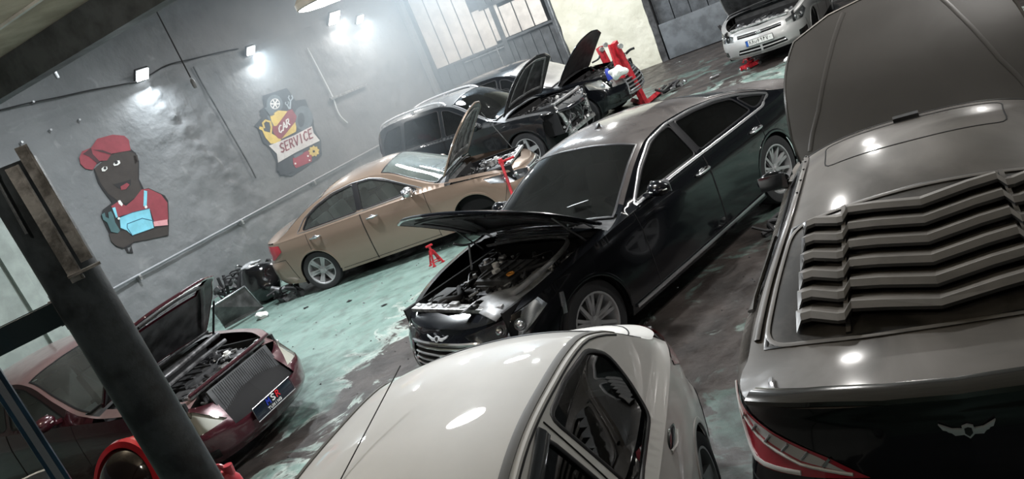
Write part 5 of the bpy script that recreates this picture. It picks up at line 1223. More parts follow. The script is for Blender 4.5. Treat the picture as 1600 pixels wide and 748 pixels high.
# ---------------------------------------------------------------- maroon hatchback
S = base(paint=P_maroon, top_paint=P_maroon_top, hood_paint=P_maroon_top, wb=2.62, wr=.31, arch=.35, gh=(-.5, 2.4), tumble=.38, rim='five', spokes=5,
    ring=[(-.75, 0, .95), (-.73, .35, .95), (-.62, .66, .94), (-.3, .80, .935), (.4, .84, .94), (1.2, .85, .93), (2.0, .845, .915), (2.6, .83, .885), (2.95, .79, .865), (3.20, .72, .84), (3.42, .58, .74), (3.52, .32, .66), (3.56, 0, .64)],
    zc=[(-.75, .97), (-.5, 1.1), (-.2, 1.28), (.3, 1.41), (.8, 1.455), (1.25, 1.45), (1.5, 1.40), (1.9, 1.20), (2.3, 1.02), (2.42, .985), (2.8, .95), (3.15, .90), (3.4, .78), (3.56, .65)],
    zt=[(-.75, .94), (-.45, 1.0), (-.2, 1.13), (.2, 1.30), (.7, 1.375), (1.2, 1.37), (1.45, 1.32), (1.85, 1.12), (2.2, .965), (2.4, .925), (3, .86), (3.56, .63)],
    z0=[(-1.0, .30), (-.5, .22), (0, .19), (2.9, .18), (3.6, .18)],
    off_front=[(0, .05), (.2, .13), (.5, .15), (.7, .10), (.9, .03), (1, 0)],
    doors=[('rear_door', .05, .98), ('front_door', .99, 2.08)], bumper_x=3.05, bumper_z=.52,
    band=[('headlight', [(-.42, .52), (-.60, .70), (-.86, .835), (-1.06, .82), (-1.02, .66), (-.72, .52)], 'front'), ('grille', [(-.40, .44), (.2, .44), (.2, 1.1), (-.40, 1.1)], 'front'), ('fog_lamp', [(-.78, .26), (-.58, .24), (-.58, .33), (-.76, .36)], 'front'),
          ('taillight', [(.5, .74), (.55, .92), (.8, .92), (.8, .76)], 'rear')],
    toploops=std_top(ws=(1.42, 2.34), rg=(-.55, .0), hood=(2.42, 3.50), hv=.85, extra=[('hood2', [(3.1, -.58), (3.1, .58), (3.38, .72), (3.42, 1.1), (3.6, 1.1), (3.6, -1.1), (3.42, -1.1), (3.38, -.72)])]), topholes=('hood', 'hood2'), hood=(2.38, .96, R(50)),
    windows=[('door_window', [(1.96, .965), (1.6, 1.18), (1.35, 1.30), (1.05, 1.335), (1.03, .965)]), ('door_window', [(.95, .965), (.98, 1.335), (.5, 1.30), (.2, 1.22), (.1, .965)])],
    glass=K['darkglass'], mats={'windscreen': K['darkglass'], 'headlight': K['lens']})
maroon = build_car('hatchback', 'dark maroon car at the lower left with bonnet up and TUNING plate', tuple(PM[:2]), PM[2], S)
c = maroon
seats(c, 1.15, .3, K['greyfabric'], y=.35); cabin(c, .0, 2.25, .7)
engine_bay(c, 2.44, 3.40, .84, .60, 21, cover=True, density=1.4, light=.6)
for sd in (1, -1): lamp_inside(c, [(c.S + a, b) for a, b in [(-.42, .52), (-.60, .70), (-.86, .835), (-1.06, .82), (-1.02, .66), (-.72, .52)]], sd, mat('cloudy_lamp', (.62, .60, .52), .45), depth=.03, bulbs=1)
mirror(c, 1.88, .965, -1, P_maroon); mirror(c, 1.88, .965, 1, P_maroon)
bm = B(); box(bm, (3.50, 0, .66), (.03, .84, .27), rot=Matrix.Rotation(R(-14), 3, 'Y'), bev=.006)
for k in range(30): box(bm, (3.517, -.36 + k * .025, .665), (.006, .005, .24), rot=Matrix.Rotation(R(-14), 3, 'Y'))
obj('bare_radiator', bm, mat('radiator_fins', (.06, .062, .066), .5, .3, noise=.3, nscale=5), c.root)
bm = B(); tube(bm, [(3.42, -.55, .84), (3.46, 0, .85), (3.42, .55, .84)], .024, flat=.7); obj('red_crossbar', bm, P_maroon, c.root)
bm = B(); tube(bm, [(2.56, -.62, 1.0), (2.6, 0, 1.02), (2.56, .62, 1.0)], .022, flat=.5); tube(bm, [(2.75, -.60, .93), (2.85, -.2, .96), (2.8, .3, .97), (2.7, .6, .95)], .03, n=10); tube(bm, [(2.98, -.5, .90), (3.0, 0, .93), (2.95, .45, .92)], .022); obj('strut_brace', bm, K['darkmetal'], c.root)
bm = B(); rod(bm, (2.6, .6, .9), (2.95, .56, 1.32), .012); obj('gas_strut', bm, K['blacktrim'], c.root)
hood_ribs(c, [[(2.55, -.75), (3.3, -.62)], [(2.55, .75), (3.3, .62)], [(3.3, -.62), (3.4, 0), (3.3, .62)]], K['blackplastic'])
bm = B()
for k in range(4): 
    pts = [(3.22 - k * .055, v) for v in (-.8, -.4, 0, .4, .8)]; strip(bm, c, c.ft, out_up, c.sv(pts), .022, .016, off=.012)
bmesh.ops.translate(bm, verts=bm.verts, vec=(-2.38, 0, -.96)); obj('grille_bars', bm, K['steel'], c.hood)
# number plate carrier with tuning logo
PX = 3.715; Pz = .40
bm = B(); box(bm, (PX, 0, Pz), (.02, .54, .13), rot=Matrix.Rotation(R(-4), 3, 'Y'), bev=.006); pl = obj('number_plate', bm, mat('plate_navy', (.008, .012, .02), .25, coat=1), c.root)
bm = B(); tube(bm, [(PX + .012, y, z) for y, z in ((-.275, Pz - .07), (.275, Pz - .07), (.275, Pz + .07), (-.275, Pz + .07))], .006, sm=False, closed=True); obj('plate_frame', bm, K['satin'], pl)
def plate_word(word, y0, z0, cw, h, w, m, nm, x=PX + .013):
    bm = B()
    for i, ch in enumerate(word):
        for s_ in GL[ch]:
            for q in stroke([(i * cw * 1.25 + a * cw, b_ * h) for a, b_ in s_], w): prism(bm, q, lambda a, b_, hh: (x + hh, y0 + a, z0 - b_), 0, .003)
    obj(nm, bm, m, pl, smooth=False)
plate_word('M', -.10, Pz + .055, .048, .058, .012, mat('logo_blue', (.02, .04, .35), .4), 'logo_blue_letter'); plate_word('S', -.028, Pz + .055, .046, .058, .012, K['white'], 'logo_white_letter'); plate_word('R', .038, Pz + .055, .046, .058, .012, mat('logo_red', (.6, .02, .03), .4), 'logo_red_letter')
plate_word('TUNING', -.11, Pz - .025, .026, .026, .0045, K['white'], 'tuning_lettering')
# sticker on the right front wing
bm = B(); fn = lambda u, z: c.band(u, z, -1); reg = trim(rounded([(c.U(2.98), .60), (c.U(2.98), .74), (c.U(3.16), .75), (c.U(3.18), .60)], .02), .04, []); surf('fender_sticker', c, fn, out_side(-1), reg['body'], K['white'], off=.012)
for k in range(5): strip(bm, c, fn, out_side(-1), [(c.U(3.0 + .03 * k), .61), (c.U(3.015 + .03 * k), .66 + .012 * k), (c.U(3.05 + .03 * k), .70)], .008, .004, off=.014)
obj('sticker_stripes', bm, K['blacktrim'], c.root)

# ---------------------------------------------------------------- black SUV behind the bronze sedan
def suv_spec(**k):
    d = base(paint=P_suv, wb=2.70, wr=.36, arch=.41, gh=(-.72, 2.42), tumble=.30, rim='five', spokes=5, step=.09,
    ring=[(-.92, 0, 1.05), (-.90, .4, 1.05), (-.82, .72, 1.05), (-.5, .86, 1.045), (.3, .90, 1.04), (1.2, .905, 1.03), (2.0, .90, 1.02), (2.6, .89, 1.0), (3.0, .84, .96), (3.3, .72, .90), (3.48, .48, .86), (3.56, .2, .84), (3.58, 0, .84)],
    zc=[(-.92, 1.07), (-.80, 1.45), (-.70, 1.62), (-.4, 1.70), (.3, 1.745), (1.0, 1.74), (1.35, 1.70), (1.7, 1.52), (2.2, 1.18), (2.42, 1.12), (2.8, 1.08), (3.2, 1.01), (3.5, .9), (3.58, .85)],
    zt=[(-.92, 1.05), (-.84, 1.15), (-.74, 1.45), (-.6, 1.58), (-.3, 1.64), (.3, 1.665), (.9, 1.655), (1.3, 1.58), (1.7, 1.36), (2.15, 1.10), (2.42, 1.02), (3.58, .84)],
    z0=[(-1.0, .38), (-.5, .30), (2.9, .28), (3.6, .32)],
    doors=[('rear_door', .05, 1.02), ('front_door', 1.03, 2.12)], bumper_x=3.15, bumper_z=.66,
    band=[('headlight', [(-.36, .70), (-.36, .80), (-.95, .90), (-.90, .78)], 'front'), ('grille', [(-.33, .56), (.2, .55), (.2, .78), (-.33, .78)], 'front'), ('taillight', [(.5, .95), (.5, 1.03), (.95, 1.03), (.9, .95)], 'rear')],
    toploops=std_top(ws=(1.35, 2.3), rg=(-.88, -.74), hood=(2.44, 3.44), hv=.88), hood=(2.38, 1.06, R(56)),
    windows=[('door_window', [(1.95, 1.08), (1.6, 1.33), (1.25, 1.53), (1.09, 1.565), (1.07, 1.08)]), ('door_window', [(.98, 1.08), (1.0, 1.59), (.1, 1.59), (.0, 1.08)]), ('quarter_window', [(-.08, 1.08), (.0, 1.57), (-.42, 1.53), (-.60, 1.30), (-.58, 1.09)])],
    glass=K['tintglass']); d.update(k); return d
suv = build_car('suv', 'black SUV with roof rails behind the bronze sedan, front bumper stripped off', SUVP[:2], SUVP[2], suv_spec(drops=(('front_bumper', 1), ('front_bumper', -1), ('headlight', 1), ('headlight', -1), ('grille', 1), ('grille', -1)), bumper_x=3.05, bumper_z=.80))
c = suv; seats(c, 1.2, .3, K['fabric'], zb=.42); cabin(c, .0, 2.3, .74)
engine_bay(c, 2.46, 3.42, 1.02, .64, 31, cover=False, density=1.2, light=1.4, heights=.55)
hood_ribs(c, [[(2.6, -.75), (3.3, -.6)], [(2.6, .75), (3.3, .6)], [(3.3, -.6), (3.36, 0), (3.3, .6)], [(2.6, 0), (3.3, 0)], [(2.62, -.7), (2.62, .7)]], K['greyplastic'])
mirror(c, 1.9, 1.05, -1, P_suv, sc=1.1)
for sd in (1, -1):
    bm = B(); q = lambda x, h: (x, sd * (float(c.yside(np.array(x), c.zt(np.array(x)))) - .04), float(c.zt(np.array(x))) + h)
    tube(bm, [q(-.62, .02), q(-.5, .075), q(-.1, .085), q(.4, .085), q(.9, .08), q(1.12, .06), q(1.2, .015)], .022, n=8, flat=.8)
    for x in (-.5, .35, 1.05): box(bm, q(x, .05), (.06, .03, .08), bev=.008)
    obj('roof_rail', bm, mat('bright_rail', (.62, .63, .65), .3, .3), c.root)
bm = B(); tube(bm, [(3.35, -.55, .95), (3.44, -.52, .75), (3.46, -.48, .50), (3.44, -.46, .36)], .035, flat=.6); tube(bm, [(3.35, .55, .95), (3.44, .52, .75), (3.46, .48, .50)], .035, flat=.6); box(bm, (3.48, 0, .42), (.06, 1.1, .07), bev=.01); box(bm, (3.47, -.42, .36), (.14, .12, .14), bev=.01); obj('bare_front_frame', bm, K['alu'], c.root)
bm = B(); rr = random.Random(5)
for k in range(26): 
    a = (3.40 + rr.uniform(-.05, .10), rr.uniform(-.6, .6), rr.uniform(.45, .95)); tube(bm, [a] + [(a[0] + rr.uniform(-.04, .1), max(-.7, min(.7, a[1] + rr.uniform(-.15, .15))), a[2] + rr.uniform(-.14, .1)) for _ in range(3)], rr.uniform(.006, .016), n=6)
obj('hanging_cables', bm, K['darkmetal'], c.root, kind='stuff')
bm = B()
for k in range(24): a = Vector((3.44 + rr.uniform(-.03, .06), rr.uniform(-.6, .6), rr.uniform(.45, .9))); cyl(bm, a, a + Vector((rr.uniform(-.03, .05), rr.uniform(-.06, .06), rr.uniform(-.06, .06))), rr.uniform(.008, .03), n=8)
obj('front_fittings', bm, K['alu'], c.root, kind='stuff')

# ---------------------------------------------------------------- black crossover beyond it
cross = build_car('crossover', 'black crossover with open bonnet beside the red engine crane', CP2[:2], CP2[2], suv_spec(
    paint=black, hood_paint=dusty('dusty_green_hood', (.03, .03, .025), (.16, .16, .11), .9, .3), hood=(2.38, 1.0, R(52)), band=[('headlight', [(-.40, .66), (-.36, .80), (-.70, .90), (-1.15, .93), (-1.10, .80), (-.75, .70)], 'front'), ('grille', [(-.38, .44), (.2, .42), (.2, .80), (-.36, .80)], 'front'), ('fog_lamp', [(-.85, .40), (-.62, .36), (-.62, .52), (-.80, .54)], 'front')],
    mats=dict(base()['mats'], windscreen=mat('dusty_windscreen', (.20, .19, .18), .35, coat=.6, noise=.15, nscale=3), headlight=K['lens'])))
c = cross; engine_bay(c, 2.46, 3.42, .98, .64, 41, density=.9, light=.8)
for sd in (1, -1): lamp_inside(c, [(c.S + a, b) for a, b in [(-.40, .66), (-.36, .80), (-.70, .90), (-1.15, .93), (-1.10, .80), (-.75, .70)]], sd, mat('bright_reflector', (.75, .75, .72), .25, .5))
bm = B()
for sd in (1, -1):
    for k in range(5): strip(bm, c, lambda u, z: c.band(u, z, sd), out_side(sd), [(c.S - .37, .47 + k * .075), (c.S, .465 + k * .075)], .03, .02, off=.0)
    strip(bm, c, lambda u, z: c.band(u, z, sd), out_side(sd), [(c.S, .81), (c.S - .38, .81), (c.S - .40, .43), (c.S, .41)], .035, .02, off=.006)
obj('grille_slats', bm, K['chrome'], c.root)

# ---------------------------------------------------------------- silver sedan on stands, top right
S = base(paint=P_silver, wb=2.61, wr=.31, arch=.35, gh=(-.5, 2.35), tumble=.38, rim='star', spokes=6, wz=.31, no_wheel=((2.61, 1), (2.61, -1)),
    ring=[(-1.0, 0, .98), (-.98, .35, .98), (-.88, .66, .96), (-.5, .80, .945), (.3, .85, .94), (1.2, .86, .93), (2.0, .85, .915), (2.6, .84, .88), (3.0, .79, .83), (3.28, .68, .77), (3.45, .48, .73), (3.53, .22, .71), (3.55, 0, .705)],
    zc=[(-1.0, 1.0), (-.5, 1.06), (-.1, 1.2), (.4, 1.37), (.9, 1.42), (1.4, 1.39), (1.9, 1.17), (2.3, 1.01), (2.45, .98), (2.9, .92), (3.3, .81), (3.55, .71)],
    zt=[(-1.0, .96), (-.55, .97), (-.1, 1.12), (.4, 1.28), (.9, 1.33), (1.3, 1.31), (1.8, 1.1), (2.2, .95), (2.35, .92), (3.55, .7)],
    z0=[(-1.2, .34), (-.5, .26), (2.9, .26), (3.6, .24)],
    doors=[('rear_door', .05, .98), ('front_door', .99, 2.06)], bumper_x=3.05, bumper_z=.58,
    band=[('headlight', [(-.48, .60), (-.50, .70), (-1.0, .80), (-1.04, .72), (-.80, .61)], 'front'), ('grille', [(-.40, .625), (.2, .615), (.2, .675), (-.42, .685)], 'front'), ('lower_grille', [(-.44, .33), (.2, .31), (.2, .42), (-.40, .42)], 'front'), ('fog_lamp', [(-.88, .36), (-.64, .33), (-.64, .43), (-.86, .46)], 'front')],
    toploops=std_top(ws=(1.45, 2.3), rg=(-.5, .3), hood=(2.4, 3.46), hv=.87), hood=(2.33, .95, R(60)),
    windows=[('door_window', [(1.9, .965), (1.6, 1.13), (1.3, 1.27), (1.05, 1.29), (1.03, .965)]), ('door_window', [(.95, .965), (.98, 1.29), (.5, 1.25), (.2, 1.15), (.1, .965)])], glass=K['darkglass'])
silver = build_car('sedan', 'silver sedan at the top right jacked up with a white and blue number plate', SILP[:2], SILP[2], S)
c = silver; seats(c, 1.15, .3, K['fabric']); cabin(c, 0, 2.25, .7); engine_bay(c, 2.44, 3.42, .82, .62, 51, density=.8, light=.8)
for sd in (1, -1):
    lamp_inside(c, [(c.S + a, b) for a, b in [(-.48, .60), (-.50, .70), (-1.0, .80), (-1.04, .72), (-.80, .61)]], sd, mat('bright_reflector', (.75, .75, .72), .25, .5))
bm = B()
for sd in (1, -1):
    fn = lambda u, z: c.band(u, z, sd); strip(bm, c, fn, out_side(sd), [(c.S - .40, .655), (c.S, .65)], .022, .02, off=.004)
obj('grille_bar', bm, K['chrome'], c.root)
bm = B(); bmesh.ops.create_uvsphere(bm, u_segments=18, v_segments=8, radius=1, matrix=Matrix.Translation((3.60, 0, .65)) @ Matrix.Diagonal((.012, .06, .028, 1))); obj('oval_badge', bm, K['chrome'], c.root)
bm = B(); 
for sd in (1, -1): strip(bm, c, lambda u, z: c.band(u, z, sd), out_side(sd), [(c.S - .41, .372), (c.S, .366)], .022, .02, off=.0)
box(bm, (3.66, 0, .37), (.03, .04, .12), bev=.005); obj('lower_grille_bars', bm, P_silver, c.root)
PXs = 3.685
bm = B(); box(bm, (PXs, 0, .515), (.014, .52, .115), bev=.004); pl2 = obj('number_plate', bm, K['blacktrim'], c.root)
bm = B(); box(bm, (PXs + .008, .02, .515), (.004, .46, .10)); obj('plate_face', bm, mat('plate_white', (.72, .72, .70), .4), pl2)
bm = B(); box(bm, (PXs + .008, -.232, .515), (.0045, .042, .10)); obj('plate_blue_band', bm, mat('plate_blue', (.02, .10, .40), .4), pl2)
PG = {'8': [[(.1, 1), (.5, 0), (.9, 1)]], 'b': [[(0, .35), (.1, .75), (.5, .85), (.9, .75), (1, .35)], [(.45, 1.08), (.55, 1.12)]], '6': [[(.8, .05), (.25, .12), (.2, .45), (.75, .5)], [(.75, .35), (.3, 1)]], '9': [[(.75, 1), (.7, .1), (.3, .1), (.25, .4), (.7, .45)]], '4': [[(.25, 1), (.25, 0)], [(.25, .3), (.45, .42), (.85, .3)], [(.85, .1), (.5, .1), (.5, .35)]], '7': [[(.1, 0), (.5, 1), (.9, 0)]], '0': [[(.4, .5), (.6, .62)]]}
bm = B()
for i, ch in enumerate('88b69470'):
    cw = .040; y0 = -.195 + i * .053
    for s_ in PG[ch]:
        for q in stroke([(y0 + a * cw, .555 - b_ * .070) for a, b_ in s_], .0085): prism(bm, q, lambda a, b_, h: (PXs + .011 + h, a, b_), 0, .002)
obj('plate_characters', bm, K['blacktrim'], pl2, smooth=False)
# ================================================================ loose things
for cc in (sedan, tan, white, coupe, maroon, suv, cross, silver):
    cc.root.matrix_basis = Matrix.LocRotScale(cc.root.location, cc.root.rotation_euler, Vector((1, 1, 1)))
def rel(bm, t): bmesh.ops.translate(bm, verts=bm.verts, vec=-t.location); return bm
# steel column carrying the mezzanine, with rusty angle strips
pc = at_range(213, 600, 3.9); pc[2] = 0
col_ = thing('steel_column', 'thick dark round steel column standing in front of the maroon car', 'column', pc)
PR = .113
def zcol_(px, py):
    v = ray(px, py); t = math.hypot(pc[0], pc[1]) / math.hypot(v[0], v[1]); return float(CAMH + v[2] * t)
bm = B(); lathe(bm, [(PR, 0), (PR, zcol_(8, 262)), (.001, zcol_(8, 262))], axis='Z', n=40); obj('column_tube', bm, mat('column_paint', (.030, .036, .040), .42, noise=.45, nscale=7, bump=.1), col_)
bm = B(); box(bm, (0, 0, .012), (.34, .34, .024), bev=.004)
for a in range(4): cyl(bm, (.13 * math.cos(a * 1.571 + .785), .13 * math.sin(a * 1.571 + .785), .02), (.13 * math.cos(a * 1.571 + .785), .13 * math.sin(a * 1.571 + .785), .06), .014, n=6)
obj('base_plate', bm, K['darkmetal'], col_)
def zcol(px, py): # height on the column axis at a pixel
    v = ray(px, py); t = math.hypot(pc[0], pc[1]) / math.hypot(v[0], v[1]); return float(CAMH + v[2] * t)
z_lo, z_hi = zcol(115, 437), zcol(8, 268)
rust = mat('rusty_steel', (.12, .112, .104), .6, .1, color2=(.36, .345, .33), nscale=9, bump=.3)
vd = Vector((-pc[0], -pc[1], 0)).normalized(); sdv = Vector((-vd.y, vd.x, 0))
rz_ = math.atan2(vd.y, vd.x)
for k, (o, w, dz) in enumerate(((.014, .052, 0), (.078, .048, .06))):
    bm = B(); c0 = vd * (PR + .02) + sdv * o
    box(bm, (c0.x, c0.y, (z_lo + z_hi) / 2 + dz), (.012, w, z_hi - z_lo + .0), rot=rotz(rz_), bev=.002)
    c1 = c0 + sdv * (w / 2 - .005) + vd * .008; box(bm, (c1.x, c1.y, (z_lo + z_hi) / 2 + dz), (.018, .008, z_hi - z_lo), rot=rotz(rz_), bev=.002)
    obj('angle_iron', bm, rust, col_)
bm = B(); c0 = vd * (PR + .03) + sdv * .05; box(bm, (c0.x, c0.y, z_lo + .03), (.05, .13, .01), rot=rotz(rz_)); obj('weld_plate', bm, rust, col_)
bm = B(); tube(bm, [vd * (PR * 1.0) + sdv * -.06 + Vector((0, 0, z_lo + .25)), vd * (PR * 1.05) + sdv * -.045 + Vector((0, 0, z_lo + .7)), vd * (PR * 1.05) + sdv * -.05 + Vector((0, 0, z_hi))], .006); obj('column_cable', bm, K['steel'], col_)
# dark horizontal bar running into the column from the left
a = at_range(100, 484, 4.0); dirv = (at_range(0, 512, 4.0) - a); dirv[2] = 0; dirv /= np.linalg.norm(dirv); zb_ = a[2]
bm = B(); tt = thing('cross_bar', 'dark horizontal square bar joining the steel column from the left', 'bar', a)
box(bm, Vector(dirv) * .75, (1.6, .06, .098), rot=rotz(math.atan2(dirv[1], dirv[0])), bev=.004); obj('bar', bm, mat('dark_teal_paint', (.012, .022, .025), .3, coat=.5), tt)
bm = B(); box(bm, Vector(dirv) * .02, (.01, .12, .15), rot=rotz(math.atan2(dirv[1], dirv[0])), bev=.002)
for k in (-.05, .05): cyl(bm, Vector(dirv) * .02 + Vector((0, 0, k)), Vector(dirv) * .04 + Vector((0, 0, k)), .012, n=6)
obj('end_plate', bm, K['darkmetal'], tt)
# blue post near the lens
pb = at_range(52, 680, 3.3); pb0 = pb.copy(); pb0[2] = 0
tt = thing('blue_post', 'slim blue steel post at the lower left edge before the maroon car', 'post', pb0)
bm = B(); box(bm, (0, 0, 1.35), (.05, .05, 2.7), rot=rotz(.5), bev=.003); obj('post_tube', bm, mat('blue_paint', (.012, .045, .085), .3, coat=.6, noise=.3), tt)
bm = B(); box(bm, (.026 * math.cos(-1.07), .026 * math.sin(-1.07), 1.35), (.005, .022, 2.66), rot=rotz(-1.07)); box(bm, (0, 0, .01), (.12, .12, .02), bev=.003); obj('post_edge', bm, K['satin'], tt)
bm = B(); box(bm, (0, 0, 2.705), (.056, .056, .012), rot=rotz(.5), bev=.003); obj('post_cap', bm, K['blacktrim'], tt)
# pale metal tray edge at the corner
p0 = at_range(26, 775, 3.7); tt = thing('metal_tray', 'pale metal tray whose rim shows at the bottom left corner', 'tray', p0)
bm = B(); lathe(bm, [(.001, -.05), (.13, -.05), (.155, .0), (.165, .0), (.165, .008), (.15, .006), (.125, -.042), (.001, -.042)], axis='Z', n=36); bmesh.ops.recalc_face_normals(bm, faces=bm.faces); obj('tray_bowl', bm, K['satin'], tt)
bm = B(); cyl(bm, (0, 0, -.05), (0, 0, -p0[2] + .02), .02); cyl(bm, (0, 0, -p0[2]), (0, 0, -p0[2] + .03), .15, .12, n=24); obj('tray_stand', bm, K['darkmetal'], tt)
# red drum with dark face, behind the column foot
pd_ = at_range(203, 762, 4.8); tt = thing('oil_drum_reel', 'round reel with dark glossy face and bright red ribbed rim at the bottom left', 'reel', (pd_[0], pd_[1], 0))
ax = Vector((-.35, -.75, .35)).normalized(); rot = ax.to_track_quat('Y', 'Z').to_matrix()
cz = Vector((0, 0, pd_[2]))
def lat(prof, m, nm, n=48):
    b2 = B(); lathe(b2, [(r * 1.05, h * 1.15) for r, h in prof], axis='Y', n=n); bmesh.ops.recalc_face_normals(b2, faces=b2.faces)
    for v in b2.verts: v.co = rot @ v.co + cz
    return obj(nm, b2, m, tt)
redp = mat('bright_red_plastic', (.55, .02, .03), .22, coat=1)
lat([(.205, -.12), (.235, -.12), (.245, -.10), (.235, -.085), (.245, -.065), (.235, -.05), (.245, -.03), (.235, -.015), (.245, .0), (.235, .02), (.205, .025), (.20, .0)], redp, 'red_rim')
lat([(.001, .075), (.08, .07), (.15, .052), (.195, .02), (.205, .0)], mat('dark_brown_gloss', (.025, .014, .012), .12, coat=1), 'dark_face')
lat([(.001, -.11), (.21, -.11)], K['blacktrim'], 'back_plate')
lat([(.001, .085), (.022, .083), (.026, .07)], K['satin'], 'hub_cap', 16)
bm = B(); cyl(bm, (0, 0, 0), (0, 0, .025), .2, n=24); cyl(bm, (0, 0, .02), cz - Vector((0, 0, .15)), .04); obj('reel_stand', bm, K['darkmetal'], tt)
bm = B(); q = at_range(262, 726, 4.6) - np.array([pd_[0], pd_[1], 0]); box(bm, q, (.05, .015, .22), rot=rot, bev=.004); obj('white_bracket', bm, K['white'], tt)
# red jug
pj = at_range(345, 746, 4.45); tt = thing('red_jug', 'bright red plastic jug with handle opening just right of the column foot', 'jug', (pj[0], pj[1], 0))
H_ = float(pj[2]) + .03
bm = B(); lathe(bm, [(.001, 0), (.085, 0), (.095, .02), (.095, H_ - .14), (.088, H_ - .06), (.06, H_ - .015), (.001, H_)], axis='Z', n=32); bmesh.ops.recalc_face_normals(bm, faces=bm.faces)
for v in bm.verts: v.co.x *= 1.0; v.co.y *= .8
obj('jug_body', bm, mat('jug_red', (.60, .06, .08), .3, coat=.6), tt)
bm = B(); box(bm, (-.03, -.055, H_ - .035), (.035, .04, .03), rot=rotz(.6), bev=.004); obj('jug_opening', bm, K['void'], tt)
bm = B(); tube(bm, [(.05, .0, H_ - .02), (.02, 0, H_ + .03), (-.045, 0, H_ + .03), (-.07, 0, H_ - .03)], .014); cyl(bm, (.055, 0, H_ - .03), (.06, 0, H_ + .02), .024, n=16); obj('jug_handle', bm, mat('jug_red', (.60, .06, .08), .3), tt)

# red jack stands
def jack_stand(p, h, label, rz=0, s=1.0):
    t = thing('jack_stand', label, 'jack stand', p, rz)
    bm = B()
    for a in range(4):
        ang = math.pi / 4 + a * math.pi / 2; f = Vector((.13 * s * math.cos(ang), .13 * s * math.sin(ang), .01)); tp = Vector((.03 * s * math.cos(ang), .03 * s * math.sin(ang), h * .72)); tube(bm, [f, tp], .018 * s, n=4, sm=False)
    for a in range(4):
        a0, a1 = math.pi / 4 + a * math.pi / 2, math.pi / 4 + (a + 1) * math.pi / 2
        tube(bm, [(.115 * s * math.cos(a0), .115 * s * math.sin(a0), .05), (.115 * s * math.cos(a1), .115 * s * math.sin(a1), .05)], .010 * s, n=4, sm=False)
        box(bm, (.13 * s * math.cos(a0), .13 * s * math.sin(a0), .008), (.05 * s, .05 * s, .016), rot=rotz(a0))
    obj('stand_frame', bm, K['redpaint'], t)
    bm = B(); cyl(bm, (0, 0, h * .5), (0, 0, h - .02), .018, n=10); box(bm, (0, 0, h - .012), (.10, .045, .024), bev=.006); obj('saddle', bm, K['redpaint'], t); return t
jack_stand(on_z(683, 412), .30, 'red jack stand on the green floor under the bronze sedan', .4, .8)
# red stand with T handle beside the bronze sedan's headlamp
p = np.array(tan.root.matrix_basis @ Vector((3.32, -.98, 0))); t = thing('tall_stand', 'thin red stand with T handle beside the bronze sedan headlamp', 'stand', p)
zt_ = None
v = ray(783, 253); tq = (p @ CF - CP @ CF) / (v @ CF); zt_ = float((CP + v * tq)[2])
bm = B(); off = (CP + v * tq) - p
tube(bm, [(0, 0, .02), (off[0] * .98, off[1] * .98, zt_)], .022, sm=False, n=8); box(bm, (0, 0, .015), (.3, .3, .03), bev=.006); obj('stand_leg', bm, K['redpaint'], t)
bm = B(); tp = Vector((off[0], off[1], zt_)); tube(bm, [tp - Vector((.04, .0, -.0)), tp + Vector((.20, -.02, .0))], .018, sm=False, n=8); cyl(bm, tp - Vector((0, 0, .05)), tp + Vector((0, 0, .05)), .032, n=10); obj('t_handle', bm, K['redpaint'], t)
# red engine crane between the crossover and the cream wall
dc = 17.6
def cp_(x, y, d=dc):
    r_ = ray(x, y); return CP + r_ * (d / (r_ @ np.array([math.cos(PITCH) * 0 + CF[0], CF[1], CF[2]])))
foot = on_z(1010, 166); cr = thing('engine_crane', 'red engine crane standing between the black crossover and the cream wall', 'crane', foot)
F = lambda x, y, d=15.6: Vector(cp_(x, y, d)) - cr.location
def beam_(pts, w, nm, m=K['redpaint'], h=None): b2 = B(); tube(b2, pts, w * .7, sm=False, n=4, flat=(h or w) / w); return obj(nm, b2, m, cr, smooth=False)
beam_([F(959, 66), Vector((0, 0, .03))], .13, 'mast', h=.10)
beam_([F(936, 74, 17.2), F(966, 132, 17.2)], .12, 'mast')
beam_([F(955, 70), F(972, 122)], .20, 'mast_plate', h=.04)
for q_ in (on_z(1033, 146), on_z(990, 160)): beam_([Vector((0, 0, .05)), Vector(q_) - cr.location + Vector((0, 0, .05))], .09, 'crane_foot')
beam_([F(925, 112, 17.2), F(933, 120, 17.2)], .07, 'crane_arm')
beam_([F(928, 128, 17.2), F(975, 84, 16.6)], .09, 'boom', K['blackplastic'])
b2 = B()
for (x, y, d) in ((969, 72, 15.5), (940, 77, 17.1), (946, 70, 17.1)): q = F(x, y, d); cyl(b2, q - Vector((0, .06, 0)), q + Vector((0, .06, 0)), .05, n=14)
obj('crane_pulley', b2, K['alu'], cr)
b2 = B(); tube(b2, [F(925, 98, 17.2), F(935, 92, 17.2), F(938, 84, 17.2)], .02); tube(b2, [F(978, 84), F(984, 78), F(991, 75)], .025); tube(b2, [F(922, 104, 17.2), F(931, 110, 17.2)], .02); obj('crane_hook', b2, K['blacktrim'], cr)
